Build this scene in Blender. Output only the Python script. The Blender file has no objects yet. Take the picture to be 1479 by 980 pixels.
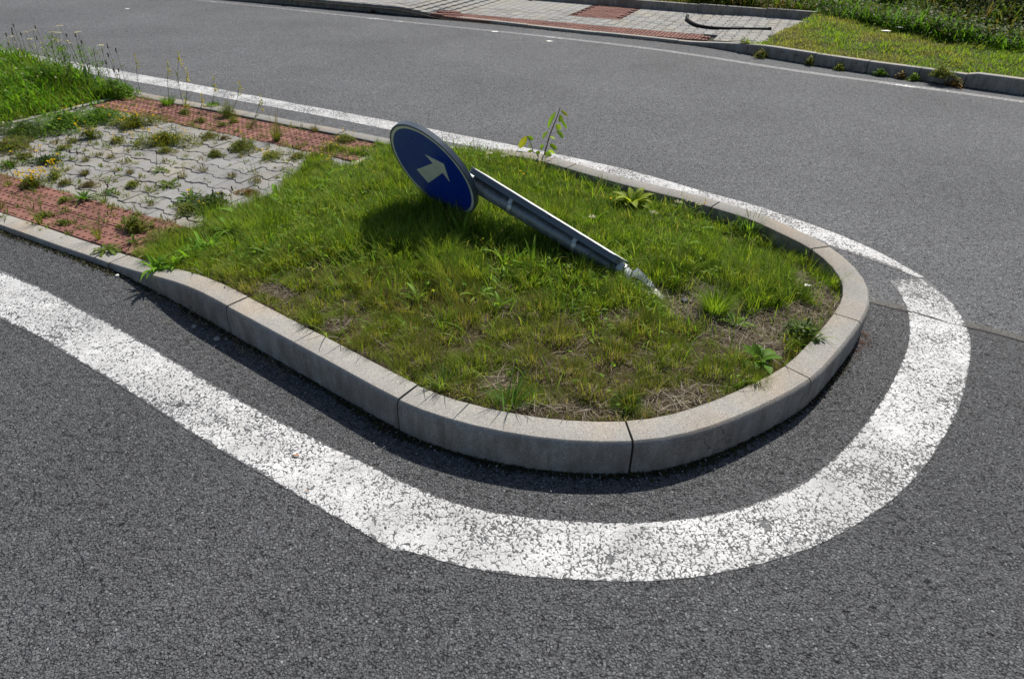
import bpy, bmesh, math, random
import numpy as np
from mathutils import Vector, Matrix
R = math.radians
rng = np.random.default_rng(11)
random.seed(11)
S = bpy.context.scene
COL = S.collection

# ------------------------------------------------------------------ camera
CF, CP, CR, CH = 1000.0, R(33.4), R(1.06), 1.67      # focal length in photo pixels, pitch, roll, eye height
def cam_axes():
    fwd = Vector((0, math.cos(CP), -math.sin(CP))); up = Vector((0, math.sin(CP), math.cos(CP))); rt = Vector((1, 0, 0))
    c, s = math.cos(CR), math.sin(CR)
    return c*rt + s*up, -s*rt + c*up, fwd
CX, CY, CFW = cam_axes()
cam = bpy.data.cameras.new('camera'); co = bpy.data.objects.new('camera', cam); COL.objects.link(co)
cam.sensor_width = 36; cam.lens = 36*CF/1479; cam.clip_start = .05; cam.clip_end = 500
m = Matrix((CX, CY, -CFW)).transposed().to_4x4(); m.translation = (0, 0, CH)
co.matrix_world = m
S.camera = co
# ------------------------------------------------------------------ sky, sun, exposure
SUN_AZ, SUN_EL = R(27), R(50)
w = bpy.data.worlds.new('World'); S.world = w; w.use_nodes = True
nt = w.node_tree; bg = nt.nodes['Background']
sk = nt.nodes.new('ShaderNodeTexSky'); sk.sky_type = 'NISHITA'; sk.sun_disc = False
sk.sun_elevation = SUN_EL; sk.sun_rotation = SUN_AZ; sk.air_density = 1.0; sk.dust_density = 1.5
nt.links.new(sk.outputs[0], bg.inputs[0]); bg.inputs[1].default_value = .082
sl = bpy.data.lights.new('sun', 'SUN'); so = bpy.data.objects.new('sun', sl); COL.objects.link(so)
sl.energy = 4.8; sl.angle = R(.55); sl.color = (1, .95, .86)
sd = Vector((math.sin(SUN_AZ)*math.cos(SUN_EL), math.cos(SUN_AZ)*math.cos(SUN_EL), math.sin(SUN_EL)))
so.rotation_euler = sd.to_track_quat('Z', 'Y').to_euler(); so.location = sd*30
S.view_settings.view_transform = 'Standard'; S.view_settings.look = 'None'
S.view_settings.exposure = 0.35; S.view_settings.gamma = 1

# ------------------------------------------------------------------ helpers
def ray(px, py):
    return CX*(px-739.5) + CY*(490-py) + CFW*CF
def at(px, py, z=0.0):                      # a measured spot of the photo, on the ground plane of height z
    d = ray(px, py); t = (z-CH)/d.z
    return Vector((d.x*t, d.y*t, z))
U = Vector((.891, -.454, 0)); N = Vector((.454, .891, 0))      # along / across the traffic island
def un(p): return p[0]*U.x+p[1]*U.y, p[0]*N.x+p[1]*N.y
def fromun(u, n, z=0.0): return Vector((u*U.x+n*N.x, u*U.y+n*N.y, z))
def at_n(px, py, n0):                       # spot of the photo on the upright plane n = n0 of the island
    d = ray(px, py); t = n0/(d.x*N.x+d.y*N.y)
    return Vector((d.x*t, d.y*t, CH+d.z*t))

def tag(o, label=None, cat=None, group=None, kind=None):
    if label: o['label'] = label
    if cat: o['category'] = cat
    if group: o['group'] = group
    if kind: o['kind'] = kind
    return o
def link(name, me, mat=None, parent=None, loc=None):
    o = bpy.data.objects.new(name, me); COL.objects.link(o)
    if mat is not None and me is not None and not me.materials: me.materials.append(mat)
    if parent is not None: o.parent = parent
    if loc is not None: o.location = loc
    return o
def empty(name, loc, label=None, cat=None, group=None, rz=0):
    o = bpy.data.objects.new(name, None); COL.objects.link(o); o.location = loc; o.rotation_euler = (0, 0, rz)
    o.empty_display_size = .05
    return tag(o, label, cat, group)
def mesh(name, v, f, smooth=False):
    me = bpy.data.meshes.new(name); me.from_pydata([tuple(p) for p in v], [], f); me.update()
    if smooth: me.polygons.foreach_set('use_smooth', [True]*len(me.polygons))
    return me
def np_mesh(name, V, quads, tris, cols, smooth=True):
    me = bpy.data.meshes.new(name)
    quads = np.asarray(quads, np.int32).reshape(-1, 4); tris = np.asarray(tris, np.int32).reshape(-1, 3)
    me.vertices.add(len(V)); me.vertices.foreach_set('co', np.asarray(V, np.float32).ravel())
    lv = np.concatenate([quads.ravel(), tris.ravel()])
    ls = np.concatenate([np.arange(len(quads))*4, len(quads)*4+np.arange(len(tris))*3]).astype(np.int32)
    me.loops.add(len(lv)); me.loops.foreach_set('vertex_index', lv)
    me.polygons.add(len(ls)); me.polygons.foreach_set('loop_start', ls)
    me.polygons.foreach_set('use_smooth', np.full(len(ls), smooth))
    me.update(calc_edges=True)
    a = me.color_attributes.new('col', 'FLOAT_COLOR', 'POINT')
    c = np.ones((len(V), 4), np.float32); c[:, :3] = cols
    a.data.foreach_set('color', c.ravel())
    me.validate()
    return me
def vnoise(x, y, s, seed=0):                # cheap smooth value noise on numpy arrays
    x = np.asarray(x, float)*s+seed*17.3; y = np.asarray(y, float)*s+seed*9.1
    xi, yi = np.floor(x), np.floor(y); fx, fy = x-xi, y-yi
    fx = fx*fx*(3-2*fx); fy = fy*fy*(3-2*fy)
    h = lambda a, b: (np.sin(a*127.1+b*311.7)*43758.5453) % 1.0
    return (h(xi, yi)*(1-fx)+h(xi+1, yi)*fx)*(1-fy)+(h(xi, yi+1)*(1-fx)+h(xi+1, yi+1)*fx)*fy
def inside(poly, X, Y):
    X = np.asarray(X, float); Y = np.asarray(Y, float); r = np.zeros(X.shape, bool); n = len(poly)
    for i in range(n):
        x0, y0 = poly[i][:2]; x1, y1 = poly[(i+1) % n][:2]
        if y0 == y1: continue
        r ^= ((y0 > Y) != (y1 > Y)) & (X < (x1-x0)*(Y-y0)/(y1-y0)+x0)
    return r
def sstep(a, b, x):
    t = np.clip((np.asarray(x, float)-a)/(b-a), 0, 1); return t*t*(3-2*t)
def smooth_path(pts, step=.025, it=0):
    P = [np.array(p, float) for p in pts]; out = []
    for i in range(len(P)-1):
        p0, p1, p2, p3 = P[max(i-1, 0)], P[i], P[i+1], P[min(i+2, len(P)-1)]
        k = max(2, int(np.linalg.norm(p2-p1)/step))
        for j in range(k):
            t = j/k
            out.append(.5*((2*p1)+(-p0+p2)*t+(2*p0-5*p1+4*p2-p3)*t*t+(-p0+3*p1-3*p2+p3)*t**3))
    out.append(P[-1]); A = np.array(out)
    for _ in range(it):
        B = A.copy(); B[1:-1] = (A[:-2]+2*A[1:-1]+A[2:])/4; A = B
    return A
def arclen(A):
    return np.concatenate([[0], np.cumsum(np.linalg.norm(np.diff(A[:, :2], axis=0), axis=1))])
def normals2(A):                            # left-hand unit normals
    T = np.gradient(A[:, :2], axis=0); T /= np.linalg.norm(T, axis=1)[:, None]
    return np.stack([-T[:, 1], T[:, 0]], 1)

# ------------------------------------------------------------------ materials
def newmat(name):
    mt = bpy.data.materials.new(name); mt.use_nodes = True
    return mt, mt.node_tree, mt.node_tree.nodes['Principled BSDF']
def nd(t, typ, **k):
    n = t.nodes.new(typ)
    for a, v in k.items():
        if a.startswith('i_'):
            key = a[2:]; key = int(key) if key.isdigit() else key
            n.inputs[key].default_value = v
        else: setattr(n, a, v)
    return n
def math_(t, op, a, b=None, clamp=False):
    n = t.nodes.new('ShaderNodeMath'); n.operation = op; n.use_clamp = clamp
    for i, v in enumerate((a, b)):
        if v is None: continue
        if isinstance(v, (int, float)): n.inputs[i].default_value = v
        else: t.links.new(v, n.inputs[i])
    return n.outputs[0]
def mixc(t, f, a, b, typ='MIX'):
    n = t.nodes.new('ShaderNodeMix'); n.data_type = 'RGBA'; n.blend_type = typ
    for i, v in ((0, f), (6, a), (7, b)):
        if isinstance(v, (int, float)): n.inputs[i].default_value = v
        elif isinstance(v, tuple): n.inputs[i].default_value = v if len(v) == 4 else (*v, 1)
        else: t.links.new(v, n.inputs[i])
    return n.outputs[2]
def ramp(t, f, stops, interp='LINEAR'):
    n = t.nodes.new('ShaderNodeValToRGB'); n.color_ramp.interpolation = interp
    e = n.color_ramp.elements
    while len(e) < len(stops): e.new(.5)
    for i, (p, c) in enumerate(stops):
        e[i].position = p; e[i].color = (c, c, c, 1) if isinstance(c, (int, float)) else (*c, 1)
    t.links.new(f, n.inputs[0]); return n.outputs[0]
def coords(t):
    return nd(t, 'ShaderNodeNewGeometry').outputs['Position']
def objcoords(t): return nd(t, 'ShaderNodeTexCoord').outputs['Object']
def noise(t, v, scale, detail=2, rough=.5, dist=0):
    n = nd(t, 'ShaderNodeTexNoise', i_Scale=scale, i_Detail=detail, i_Roughness=rough, i_Distortion=dist)
    t.links.new(v, n.inputs['Vector']); return n.outputs[0]
def voro(t, v, scale, feat='F1', rnd=1.0):
    n = nd(t, 'ShaderNodeTexVoronoi', feature=feat, i_Scale=scale, i_Randomness=rnd)
    t.links.new(v, n.inputs['Vector']); return n
def bump(t, h, strength, dist, bsdf, prev=None):
    n = nd(t, 'ShaderNodeBump', i_Strength=strength, i_Distance=dist)
    t.links.new(h, n.inputs['Height'])
    if prev is not None: t.links.new(prev, n.inputs['Normal'])
    if bsdf is not None: t.links.new(n.outputs[0], bsdf.inputs['Normal'])
    return n.outputs[0]

def asphalt_nodes(t, base, scale):
    """colour and height of worn asphalt: dark binder between stones of several greys, shade of the gaps painted in"""
    p = coords(t)
    wp = nd(t, 'ShaderNodeVectorMath', operation='MULTIPLY_ADD')
    nz = nd(t, 'ShaderNodeTexNoise', i_Scale=scale*.5, i_Detail=1); t.links.new(p, nz.inputs['Vector'])
    t.links.new(nz.outputs['Color'], wp.inputs[0]); wp.inputs[1].default_value = (.008, .008, 0); t.links.new(p, wp.inputs[2])
    v = voro(t, wp.outputs[0], scale); v2 = voro(t, p, scale*2.3)
    big = noise(t, p, .8, 6, .62); mid = noise(t, p, 14, 3, .6)
    sep = nd(t, 'ShaderNodeSeparateColor'); t.links.new(v.outputs['Color'], sep.inputs[0])
    sep2 = nd(t, 'ShaderNodeSeparateColor'); t.links.new(v2.outputs['Color'], sep2.inputs[0])
    stone = ramp(t, sep.outputs[0], [(0, .62), (.5, .98), (.93, 1.2), (.985, 1.5), (1, 2.4)])
    fine = ramp(t, sep2.outputs[1], [(0, .60), (.4, 1.0), (.96, 1.1), (.992, 1.5), (1, 2.4)])
    gapn = noise(t, p, scale*.22, 2, .6)
    crev = mixc(t, ramp(t, gapn, [(.38, 1), (.62, 0)]), ramp(t, v.outputs['Distance'], [(0, 1.04), (.50, 1.0), (.68, .28)]), ramp(t, v.outputs['Distance'], [(0, 1.04), (.6, 1.0), (.8, .8)]))  # binder tone, deepened in the colour to stand for shade between the stones
    v3 = voro(t, wp.outputs[0], scale*.55)
    sep3 = nd(t, 'ShaderNodeSeparateColor'); t.links.new(v3.outputs['Color'], sep3.inputs[0])
    bigst = math_(t, 'MULTIPLY', math_(t, 'GREATER_THAN', sep3.outputs[0], .58), ramp(t, v3.outputs['Distance'], [(.34, 1), (.46, 0)]))
    rim = math_(t, 'MULTIPLY', math_(t, 'GREATER_THAN', sep3.outputs[0], .58), math_(t, 'MULTIPLY', ramp(t, v3.outputs['Distance'], [(.40, 0), (.47, 1)]), ramp(t, v3.outputs['Distance'], [(.50, 1), (.58, 0)])))
    void = ramp(t, noise(t, p, scale*.30, 3, .6), [(.57, 0), (.66, 1)])
    bigr = ramp(t, big, [(.3, .84), (.7, 1.16)]); midr = ramp(t, mid, [(.3, .90), (.7, 1.10)])
    f = math_(t, 'MULTIPLY', math_(t, 'MULTIPLY', stone, fine), crev)
    f = math_(t, 'MULTIPLY', f, math_(t, 'MULTIPLY', bigr, midr))
    f = mixc(t, bigst, f, ramp(t, sep3.outputs[1], [(0, .75), (.8, 1.1), (1, 1.5)]))
    f = math_(t, 'MULTIPLY', f, math_(t, 'SUBTRACT', 1.0, math_(t, 'MAXIMUM', math_(t, 'MULTIPLY', rim, .55), math_(t, 'MULTIPLY', void, math_(t, 'MULTIPLY', ramp(t, noise(t, p, 4.5, 4, .65), [(.35, 0), (.65, 1)]), .85)))))  # stone rims and pits also get their shade painted into the colour
    c = mixc(t, 1, base, f, 'MULTIPLY')
    # height: rounded stones standing at different levels, some lost
    h = ramp(t, v.outputs['Distance'], [(0, 1), (.42, .92), (.66, .15), (.8, 0)])
    h = math_(t, 'ADD', h, math_(t, 'MULTIPLY', sep.outputs[1], 1.0))
    h = mixc(t, bigst, h, math_(t, 'ADD', 1.0, math_(t, 'MULTIPLY', sep3.outputs[1], .8)))
    h = math_(t, 'SUBTRACT', h, math_(t, 'ADD', math_(t, 'MULTIPLY', rim, .8), math_(t, 'MULTIPLY', void, .9)))
    h = math_(t, 'ADD', h, math_(t, 'MULTIPLY', math_(t, 'SUBTRACT', 1.0, v2.outputs['Distance']), .3))
    h = math_(t, 'ADD', h, math_(t, 'MULTIPLY', mid, .6))
    return p, c, h, v, sep, big, mid
def asphalt(name, base, scale, bs, rough=.62):
    mt, t, b = newmat(name)
    p, c, h, v, sep, big, mid = asphalt_nodes(t, base, scale)
    t.links.new(c, b.inputs['Base Color']); b.inputs['Roughness'].default_value = rough
    b.inputs['Specular IOR Level'].default_value = .18
    bump(t, h, bs, .8/scale, b)
    return mt
M_COARSE = asphalt('asphalt_coarse', (.108, .110, .115), 155, .75, .8)
M_FINE = asphalt('asphalt_fine', (.180, .184, .192), 160, .8, .85)

def paint(name, base, scale, wear, crackscale, rough=.6):
    """white road paint over the same asphalt: cracked, chipped in the pits between the stones"""
    mt, t, b = newmat(name)
    p, c, h, v, sep, big, mid = asphalt_nodes(t, base, scale)
    wv = nd(t, 'ShaderNodeVectorMath', operation='MULTIPLY_ADD')
    nz = nd(t, 'ShaderNodeTexNoise', i_Scale=22, i_Detail=3); t.links.new(p, nz.inputs['Vector'])
    t.links.new(nz.outputs['Color'], wv.inputs[0]); wv.inputs[1].default_value = (.05, .05, 0); t.links.new(p, wv.inputs[2])
    ed = voro(t, wv.outputs[0], crackscale, 'DISTANCE_TO_EDGE')
    patch = noise(t, p, 3.2, 3, .6); patch2 = noise(t, p, 38, 2, .6)
    width = ramp(t, patch, [(.3, .004), (.55, .030), (.72, .075)])
    crack = math_(t, 'LESS_THAN', ed.outputs[0], math_(t, 'MULTIPLY', width, math_(t, 'MULTIPLY', patch2, 2.0)))
    pit = math_(t, 'GREATER_THAN', v.outputs['Distance'], ramp(t, patch, [(.3, .90), (.5, .76), (.75, .56)]))
    lost = math_(t, 'GREATER_THAN', math_(t, 'ADD', math_(t, 'MULTIPLY', patch2, .75), math_(t, 'MULTIPLY', patch, .75)), wear)
    low = math_(t, 'LESS_THAN', sep.outputs[1], ramp(t, patch, [(.35, .05), (.75, .26)]))
    gone = math_(t, 'MAXIMUM', math_(t, 'MAXIMUM', crack, pit), math_(t, 'MAXIMUM', lost, low))
    at_ = nd(t, 'ShaderNodeAttribute', attribute_name='wear')
    edge = math_(t, 'GREATER_THAN', math_(t, 'ADD', at_.outputs['Fac'], math_(t, 'MULTIPLY', math_(t, 'SUBTRACT', patch2, .5), 1.2)), .55)
    gone = math_(t, 'MAXIMUM', gone, edge)
    white = mixc(t, ramp(t, noise(t, p, 9, 4, .65), [(.3, 0), (.75, 1)]), (.62, .62, .62), (.43, .43, .43))
    white = mixc(t, 1, white, ramp(t, noise(t, p, 2.1, 5, .7), [(.32, .74), (.60, 1.04)]), 'MULTIPLY')
    col = mixc(t, gone, white, c)
    t.links.new(col, b.inputs['Base Color'])
    b.inputs['Roughness'].default_value = rough; b.inputs['Specular IOR Level'].default_value = .3
    hh = math_(t, 'SUBTRACT', h, math_(t, 'MULTIPLY', gone, .7))
    bump(t, hh, .45, .5/scale, b)
    return mt
M_PAINT = paint('paint_worn', (.128, .130, .136), 150, .93, 34)
M_PAINT_BACK = paint('paint_worn_fine', (.12, .12, .125), 120, .95, 38)
M_PAINT_FAR = paint('paint_faded', (.185, .187, .192), 120, .62, 30)

def concrete(name, c1, c2, warm=(.30, .225, .16), rnd=.12, bs=.25, grime=.5):
    mt, t, b = newmat(name)
    p = coords(t)
    a = noise(t, p, 7, 5, .65); f = noise(t, p, 260, 2, .7); s = noise(t, p, 2.3, 3, .6)
    c = mixc(t, ramp(t, a, [(.3, 0), (.7, 1)]), c1, c2)
    c = mixc(t, math_(t, 'MULTIPLY', ramp(t, s, [(.45, 0), (.68, 1)]), .6), c, warm)
    sp = voro(t, p, 330)
    s2 = nd(t, 'ShaderNodeSeparateColor'); t.links.new(sp.outputs['Color'], s2.inputs[0])
    c = mixc(t, 1, c, ramp(t, s2.outputs[0], [(0, .55), (.15, .9), (.88, 1.06), (1, 1.5)]), 'MULTIPLY')
    # grime streaks on upright faces, in patches
    mp = nd(t, 'ShaderNodeMapping'); mp.inputs['Scale'].default_value = (9, 9, 3); t.links.new(p, mp.inputs[0])
    g = noise(t, mp.outputs[0], 1.6, 5, .7)
    nrm = nd(t, 'ShaderNodeSeparateXYZ'); t.links.new(nd(t, 'ShaderNodeNewGeometry').outputs['True Normal'], nrm.inputs[0])
    side = math_(t, 'SUBTRACT', 1.0, math_(t, 'ABSOLUTE', nrm.outputs[2]), True)
    gm = math_(t, 'MULTIPLY', math_(t, 'MULTIPLY', side, ramp(t, g, [(.36, 0), (.60, 1)])), grime)
    c = mixc(t, gm, c, (.115, .098, .08))
    # a few hairline cracks
    wv = nd(t, 'ShaderNodeVectorMath', operation='MULTIPLY_ADD')
    nz = nd(t, 'ShaderNodeTexNoise', i_Scale=18, i_Detail=4); t.links.new(p, nz.inputs['Vector'])
    t.links.new(nz.outputs['Color'], wv.inputs[0]); wv.inputs[1].default_value = (.08, .08, .08); t.links.new(p, wv.inputs[2])
    ed = voro(t, wv.outputs[0], 7, 'DISTANCE_TO_EDGE')
    ck = math_(t, 'MULTIPLY', math_(t, 'LESS_THAN', ed.outputs[0], .012), math_(t, 'MULTIPLY', ramp(t, s, [(.5, 0), (.6, 1)]), math_(t, 'MULTIPLY', side, .7)))
    c = mixc(t, ck, c, (.06, .05, .045))
    oi = nd(t, 'ShaderNodeObjectInfo')
    c = mixc(t, 1, c, ramp(t, oi.outputs['Random'], [(0, 1-rnd), (1, 1+rnd)]), 'MULTIPLY')
    t.links.new(c, b.inputs['Base Color']); b.inputs['Roughness'].default_value = .85
    b.inputs['Specular IOR Level'].default_value = .25
    h = math_(t, 'ADD', f, math_(t, 'MULTIPLY', a, 1.5))
    bump(t, h, bs, .003, b)
    return mt
M_KERB = concrete('kerb_concrete', (.235, .226, .210), (.285, .274, .254), warm=(.33, .265, .195), rnd=.05, bs=.3, grime=.7)
M_PAVER = concrete('grey_block', (.20, .198, .192), (.255, .252, .245), warm=(.28, .25, .19), rnd=.12)
M_RED = concrete('red_block', (.165, .075, .058), (.22, .102, .08), warm=(.25, .13, .10), rnd=.16)
M_EDGE = concrete('edging_concrete', (.27, .26, .24), (.34, .33, .31), rnd=.1)
def earth(name, c1, c2, c3, sc=30):
    mt, t, b = newmat(name); p = coords(t)
    a = noise(t, p, sc, 6, .7); q = noise(t, p, sc*.12, 3, .6)
    c = mixc(t, ramp(t, a, [(.35, 0), (.65, 1)]), c1, c2); c = mixc(t, ramp(t, q, [(.4, 0), (.7, 1)]), c, c3)
    t.links.new(c, b.inputs['Base Color']); b.inputs['Roughness'].default_value = .95
    b.inputs['Specular IOR Level'].default_value = .1
    bump(t, a, .9, .015, b); return mt
M_SOIL = earth('soil', (.035, .026, .018), (.10, .078, .052), (.07, .055, .032))
M_SAND = earth('joint_sand', (.03, .026, .02), (.075, .065, .05), (.05, .05, .03), 60)
M_VERGE = earth('verge_soil', (.035, .035, .014), (.08, .07, .035), (.06, .065, .02), 14)
M_TAR = asphalt('joint_filler', (.125, .12, .112), 300, .15, .85)

def foliage(name, trans=.4, rough=.55, gain=1.0):
    mt, t, b = newmat(name)
    a = nd(t, 'ShaderNodeAttribute', attribute_name='col')
    c = a.outputs['Color']
    oi = nd(t, 'ShaderNodeObjectInfo')
    c = mixc(t, 1, c, ramp(t, oi.outputs['Random'], [(0, .85*gain), (1, 1.15*gain)]), 'MULTIPLY')
    t.links.new(c, b.inputs['Base Color']); b.inputs['Roughness'].default_value = rough
    b.inputs['Specular IOR Level'].default_value = .16
    tr = nd(t, 'ShaderNodeBsdfTranslucent')
    tc = mixc(t, 1, c, (1.35, 1.3, .6), 'MULTIPLY'); t.links.new(tc, tr.inputs[0])
    mx = nd(t, 'ShaderNodeMixShader'); mx.inputs[0].default_value = trans
    t.links.new(b.outputs[0], mx.inputs[1]); t.links.new(tr.outputs[0], mx.inputs[2])
    t.links.new(mx.outputs[0], t.nodes['Material Output'].inputs[0]); return mt
M_GRASS = foliage('grass_blade', .5, .65); M_LEAF = foliage('leaf', .5, .55); M_DRY = foliage('dry_stalk', .2, .8); M_PETAL = foliage('petal', .3, .6)

def plain(name, c, rough=.5, metal=0, spec=.5, var=.0, sc=20, bs=0):
    mt, t, b = newmat(name)
    if var:
        p = objcoords(t); a = noise(t, p, sc, 5, .65)
        col = mixc(t, ramp(t, a, [(.3, 0), (.7, 1)]), tuple(x*(1-var) for x in c), tuple(min(1, x*(1+var)) for x in c))
        t.links.new(col, b.inputs['Base Color'])
        rr = ramp(t, a, [(.3, max(.05, rough-.12)), (.7, min(1, rough+.12))]); t.links.new(rr, b.inputs['Roughness'])
        if bs: bump(t, a, bs, .002, b)
    else:
        b.inputs['Base Color'].default_value = (*c, 1); b.inputs['Roughness'].default_value = rough
    b.inputs['Metallic'].default_value = metal; b.inputs['Specular IOR Level'].default_value = spec
    return mt
M_BLUE = plain('sign_blue', (.004, .035, .33), .35, var=.04, sc=5)
M_WHITE = plain('sign_white', (.66, .66, .58), .4, var=.12, sc=12)
M_RIM = plain('sign_back_paint', (.085, .105, .13), .42, var=.12, sc=14)
M_PLATEFACE = plain('plate_face', (.75, .76, .74), .4, var=.08, sc=10)
M_ZINC = plain('galvanised', (.22, .245, .27), .5, metal=.55, var=.3, sc=26, bs=.15)
M_STEEL = plain('bright_steel', (.50, .50, .48), .4, metal=.7, var=.15, sc=60)
M_RUBBER = plain('black_hose', (.010, .010, .011), .75, spec=.15, var=.2)
M_STONE = plain('stone', (.22, .22, .215), .8, var=.35, sc=60, bs=.4)
M_DARKSTONE = plain('dark_stone', (.03, .032, .036), .7, var=.4, sc=60, bs=.4)
M_PAPER = plain('litter', (.72, .70, .66), .7, var=.15, sc=40)
M_ORANGE = plain('dead_leaf', (.36, .16, .05), .7, var=.3, sc=60)
M_CRACK = plain('crack_dirt', (.03, .028, .026), .95, var=.4, sc=80)
M_MOSS = foliage('moss', .1, .9)
# EOF-HEAD

# ================================================================== SETTING
def sheet(name, pts, z, mat, kind='structure', label=None, cat=None):
    me = mesh(name, [(p[0], p[1], z) for p in pts], [list(range(len(pts)))])
    return tag(link(name, me, mat), label, cat, None, kind)
# the paved joint between the coarse near lane and the finer far lane runs on under the island
SEAM = [(-60, 34.4), (-9, 7.86), (-3, 4.80), (1.0, 3.30), (1.718, 2.947), (2.284, 2.598), (9, -1.55), (40, -20.7)]
sheet('road', [(-60, -40), (40, -40)] + SEAM[::-1], 0, M_COARSE, label='coarse dark asphalt of the near lane', cat='road')
sheet('road', SEAM + [(90, -20), (90, 60), (-60, 90)], 0, M_FINE, label='finer grey asphalt of the far lane', cat='road')
def ribbon(name, A, wid, z, mat, label, cat, jit=.006):
    A = smooth_path(A, .06); n = normals2(A)
    j = (rng.random((len(A), 2))-.5)*2*jit
    L = A[:, :2]+n*(wid/2+j[:, :1]); Rr = A[:, :2]-n*(wid/2+j[:, 1:])
    v = [(*p, z) for p in L]+[(*p, z) for p in Rr]; k = len(A)
    return tag(link(name, mesh(name, v, [(i, k+i, k+i+1, i+1) for i in range(k-1)]), mat), label, cat, None, 'structure')
ribbon('asphalt_joint', [(1.62, 2.985), (1.72, 2.94), (1.88, 2.86), (2.1, 2.725), (2.29, 2.61), (3.2, 2.03), (5, .92)], .055, .0010, M_TAR,
       'smooth filled joint between the two asphalts right of the island nose', 'road joint', .010)

ribbon('road_crack', [(1.70, 2.925), (1.80, 2.872), (1.90, 2.822), (2.02, 2.742), (2.12, 2.69), (2.27, 2.592), (2.8, 2.25)], .010, .0020, M_CRACK,
       'thin dark crack along the lower edge of the filled joint', 'road crack', .008)
# ---- worn white lines: a grid sheet across/along, 'wear' grows to the rims and where the paint is lost
def line_sheet(name, inner, outer, z, mat, wearf, label, cross=10, step=.03):
    n = 420
    def res(P):
        A = smooth_path(P, .02); s = arclen(A); q = np.linspace(0, s[-1], n)
        return np.stack([np.interp(q, s, A[:, 0]), np.interp(q, s, A[:, 1])], 1)
    I, O = res(inner), res(outer)
    t = np.linspace(0, 1, cross+1)
    V = I[:, None, :]*(1-t)[None, :, None]+O[:, None, :]*t[None, :, None]
    jit = (vnoise(np.arange(n)*.11, np.zeros(n), 1, 3)-.5)*.012
    V[:, 0, 0] += jit; V[:, -1, 1] += jit[::-1]
    k = cross+1
    verts = [(x, y, z) for x, y in V.reshape(-1, 2)]
    f = [(i*k+j, (i+1)*k+j, (i+1)*k+j+1, i*k+j+1) for i in range(n-1) for j in range(cross)]
    me = mesh(name, verts, f)
    a = me.attributes.new('wear', 'FLOAT', 'POINT')
    X = V[..., 0].ravel(); Y = V[..., 1].ravel()
    S_ = np.repeat(np.linspace(0, 1, n), k); T_ = np.tile(t, n)
    a.data.foreach_set('value', wearf(X, Y, S_, T_).astype(np.float32))
    return tag(link(name, me, mat), label, 'road marking', None, 'structure')
inner_f = [(-9.0, 6.55), (-4.5, 4.15), (-2.587, 3.080), (-2.072, 2.775), (-1.612, 2.479), (-1.205, 2.192), (-.928, 2.007), (-.571, 1.790), (-.309, 1.631), (-.122, 1.551), (.033, 1.518), (.2, 1.502),
           (.359, 1.499), (.535, 1.515), (.72, 1.562), (.93, 1.66), (1.10, 1.78), (1.255, 1.92), (1.42, 2.11), (1.58, 2.31), (1.72, 2.515), (1.82, 2.71), (1.89, 2.90), (1.918, 3.06), (1.918, 3.15)]
outer_f = [(-9.0, 6.2), (-4.4, 3.76), (-2.302, 2.625), (-1.838, 2.345), (-1.426, 2.075), (-1.068, 1.830), (-.686, 1.591), (-.50, 1.478), (-.335, 1.372), (-.305, 1.378), (-.2, 1.342), (-.067, 1.307), (.133, 1.285),
           (.333, 1.280), (.537, 1.303), (.750, 1.350), (.938, 1.420), (1.133, 1.532), (1.330, 1.680), (1.518, 1.864), (1.744, 2.126), (1.93, 2.40), (2.045, 2.60), (2.11, 2.80), (2.135, 2.99), (2.125, 3.17)]
def wear_f(X, Y, s, t):
    e = .62*np.maximum(sstep(.88, 1.0, t), sstep(.12, 0, t))+.15*sstep(-.5, -.9, X)
    e += .65*sstep(2.92, 3.17, Y)*(X > 1.5)
    e += .22*sstep(.30, 0, np.abs(X-.95))*sstep(.5, 0, t)*(Y < 2)
    e += .30*sstep(.035, 0, np.abs((X-2.0)*.525+(Y-2.775)*.85))*(X > 1.6)
    return e
line_sheet('road_marking', inner_f, outer_f, .0016, M_PAINT, wear_f, 'wide cracked white line sweeping round the front of the island')
outer_b = [(2.125, 3.185), (2.014, 3.466), (1.846, 3.731), (1.543, 4.077), (1.175, 4.387), (.760, 4.737), (.285, 5.038), (-.241, 5.337), (-.820, 5.667), (-1.458, 6.012), (-2.157, 6.370), (-3.109, 6.887), (-4.188, 7.451), (-6, 8.4), (-9, 9.95)]
inner_b = [(2.09, 3.18), (1.90, 3.40), (1.66, 3.64), (1.50, 3.80), (1.25, 4.06), (.93, 4.36), (.60, 4.62), (.18, 4.90), (-.32, 5.16), (-.90, 5.48), (-1.538, 5.839), (-2.24, 6.20), (-3.2, 6.70), (-4.25, 7.22), (-6, 8.15), (-9, 9.7)]
def wear_b(X, Y, s, t):
    e = .4*np.maximum(sstep(.88, 1.0, t), sstep(.12, 0, t))
    e += .55*sstep(.60, .2, t)*sstep(3.98, 3.62, Y)*sstep(3.18, 3.3, Y)
    e += .25*sstep(3.5, 3.2, Y)
    return e
line_sheet('road_marking', inner_b, outer_b, .0016, M_PAINT_BACK, wear_b, 'white line along the far side of the island')
far_l = [(-14, 16.2), (-8, 13.55), (-4.995, 12.241), (-3.711, 11.662), (-2.286, 10.955), (-1.026, 10.36), (.113, 9.836), (1.313, 9.215), (2.076, 8.72), (3.057, 7.96), (3.940, 7.40), (4.843, 6.80), (7, 5.35), (10, 3.3)]
A = smooth_path(far_l, .1); nn = normals2(A)
line_sheet('road_marking', A-nn*.055, A+nn*.055, .0016, M_PAINT_FAR,
           lambda X, Y, s, t: .45*np.abs(t-.5)*2+.95*(vnoise(X*1.6, Y*1.6, 1, 5)-.5)+.12*sstep(2, -1, X)+.22,
           'thin faded white line in front of the far kerb')

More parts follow.
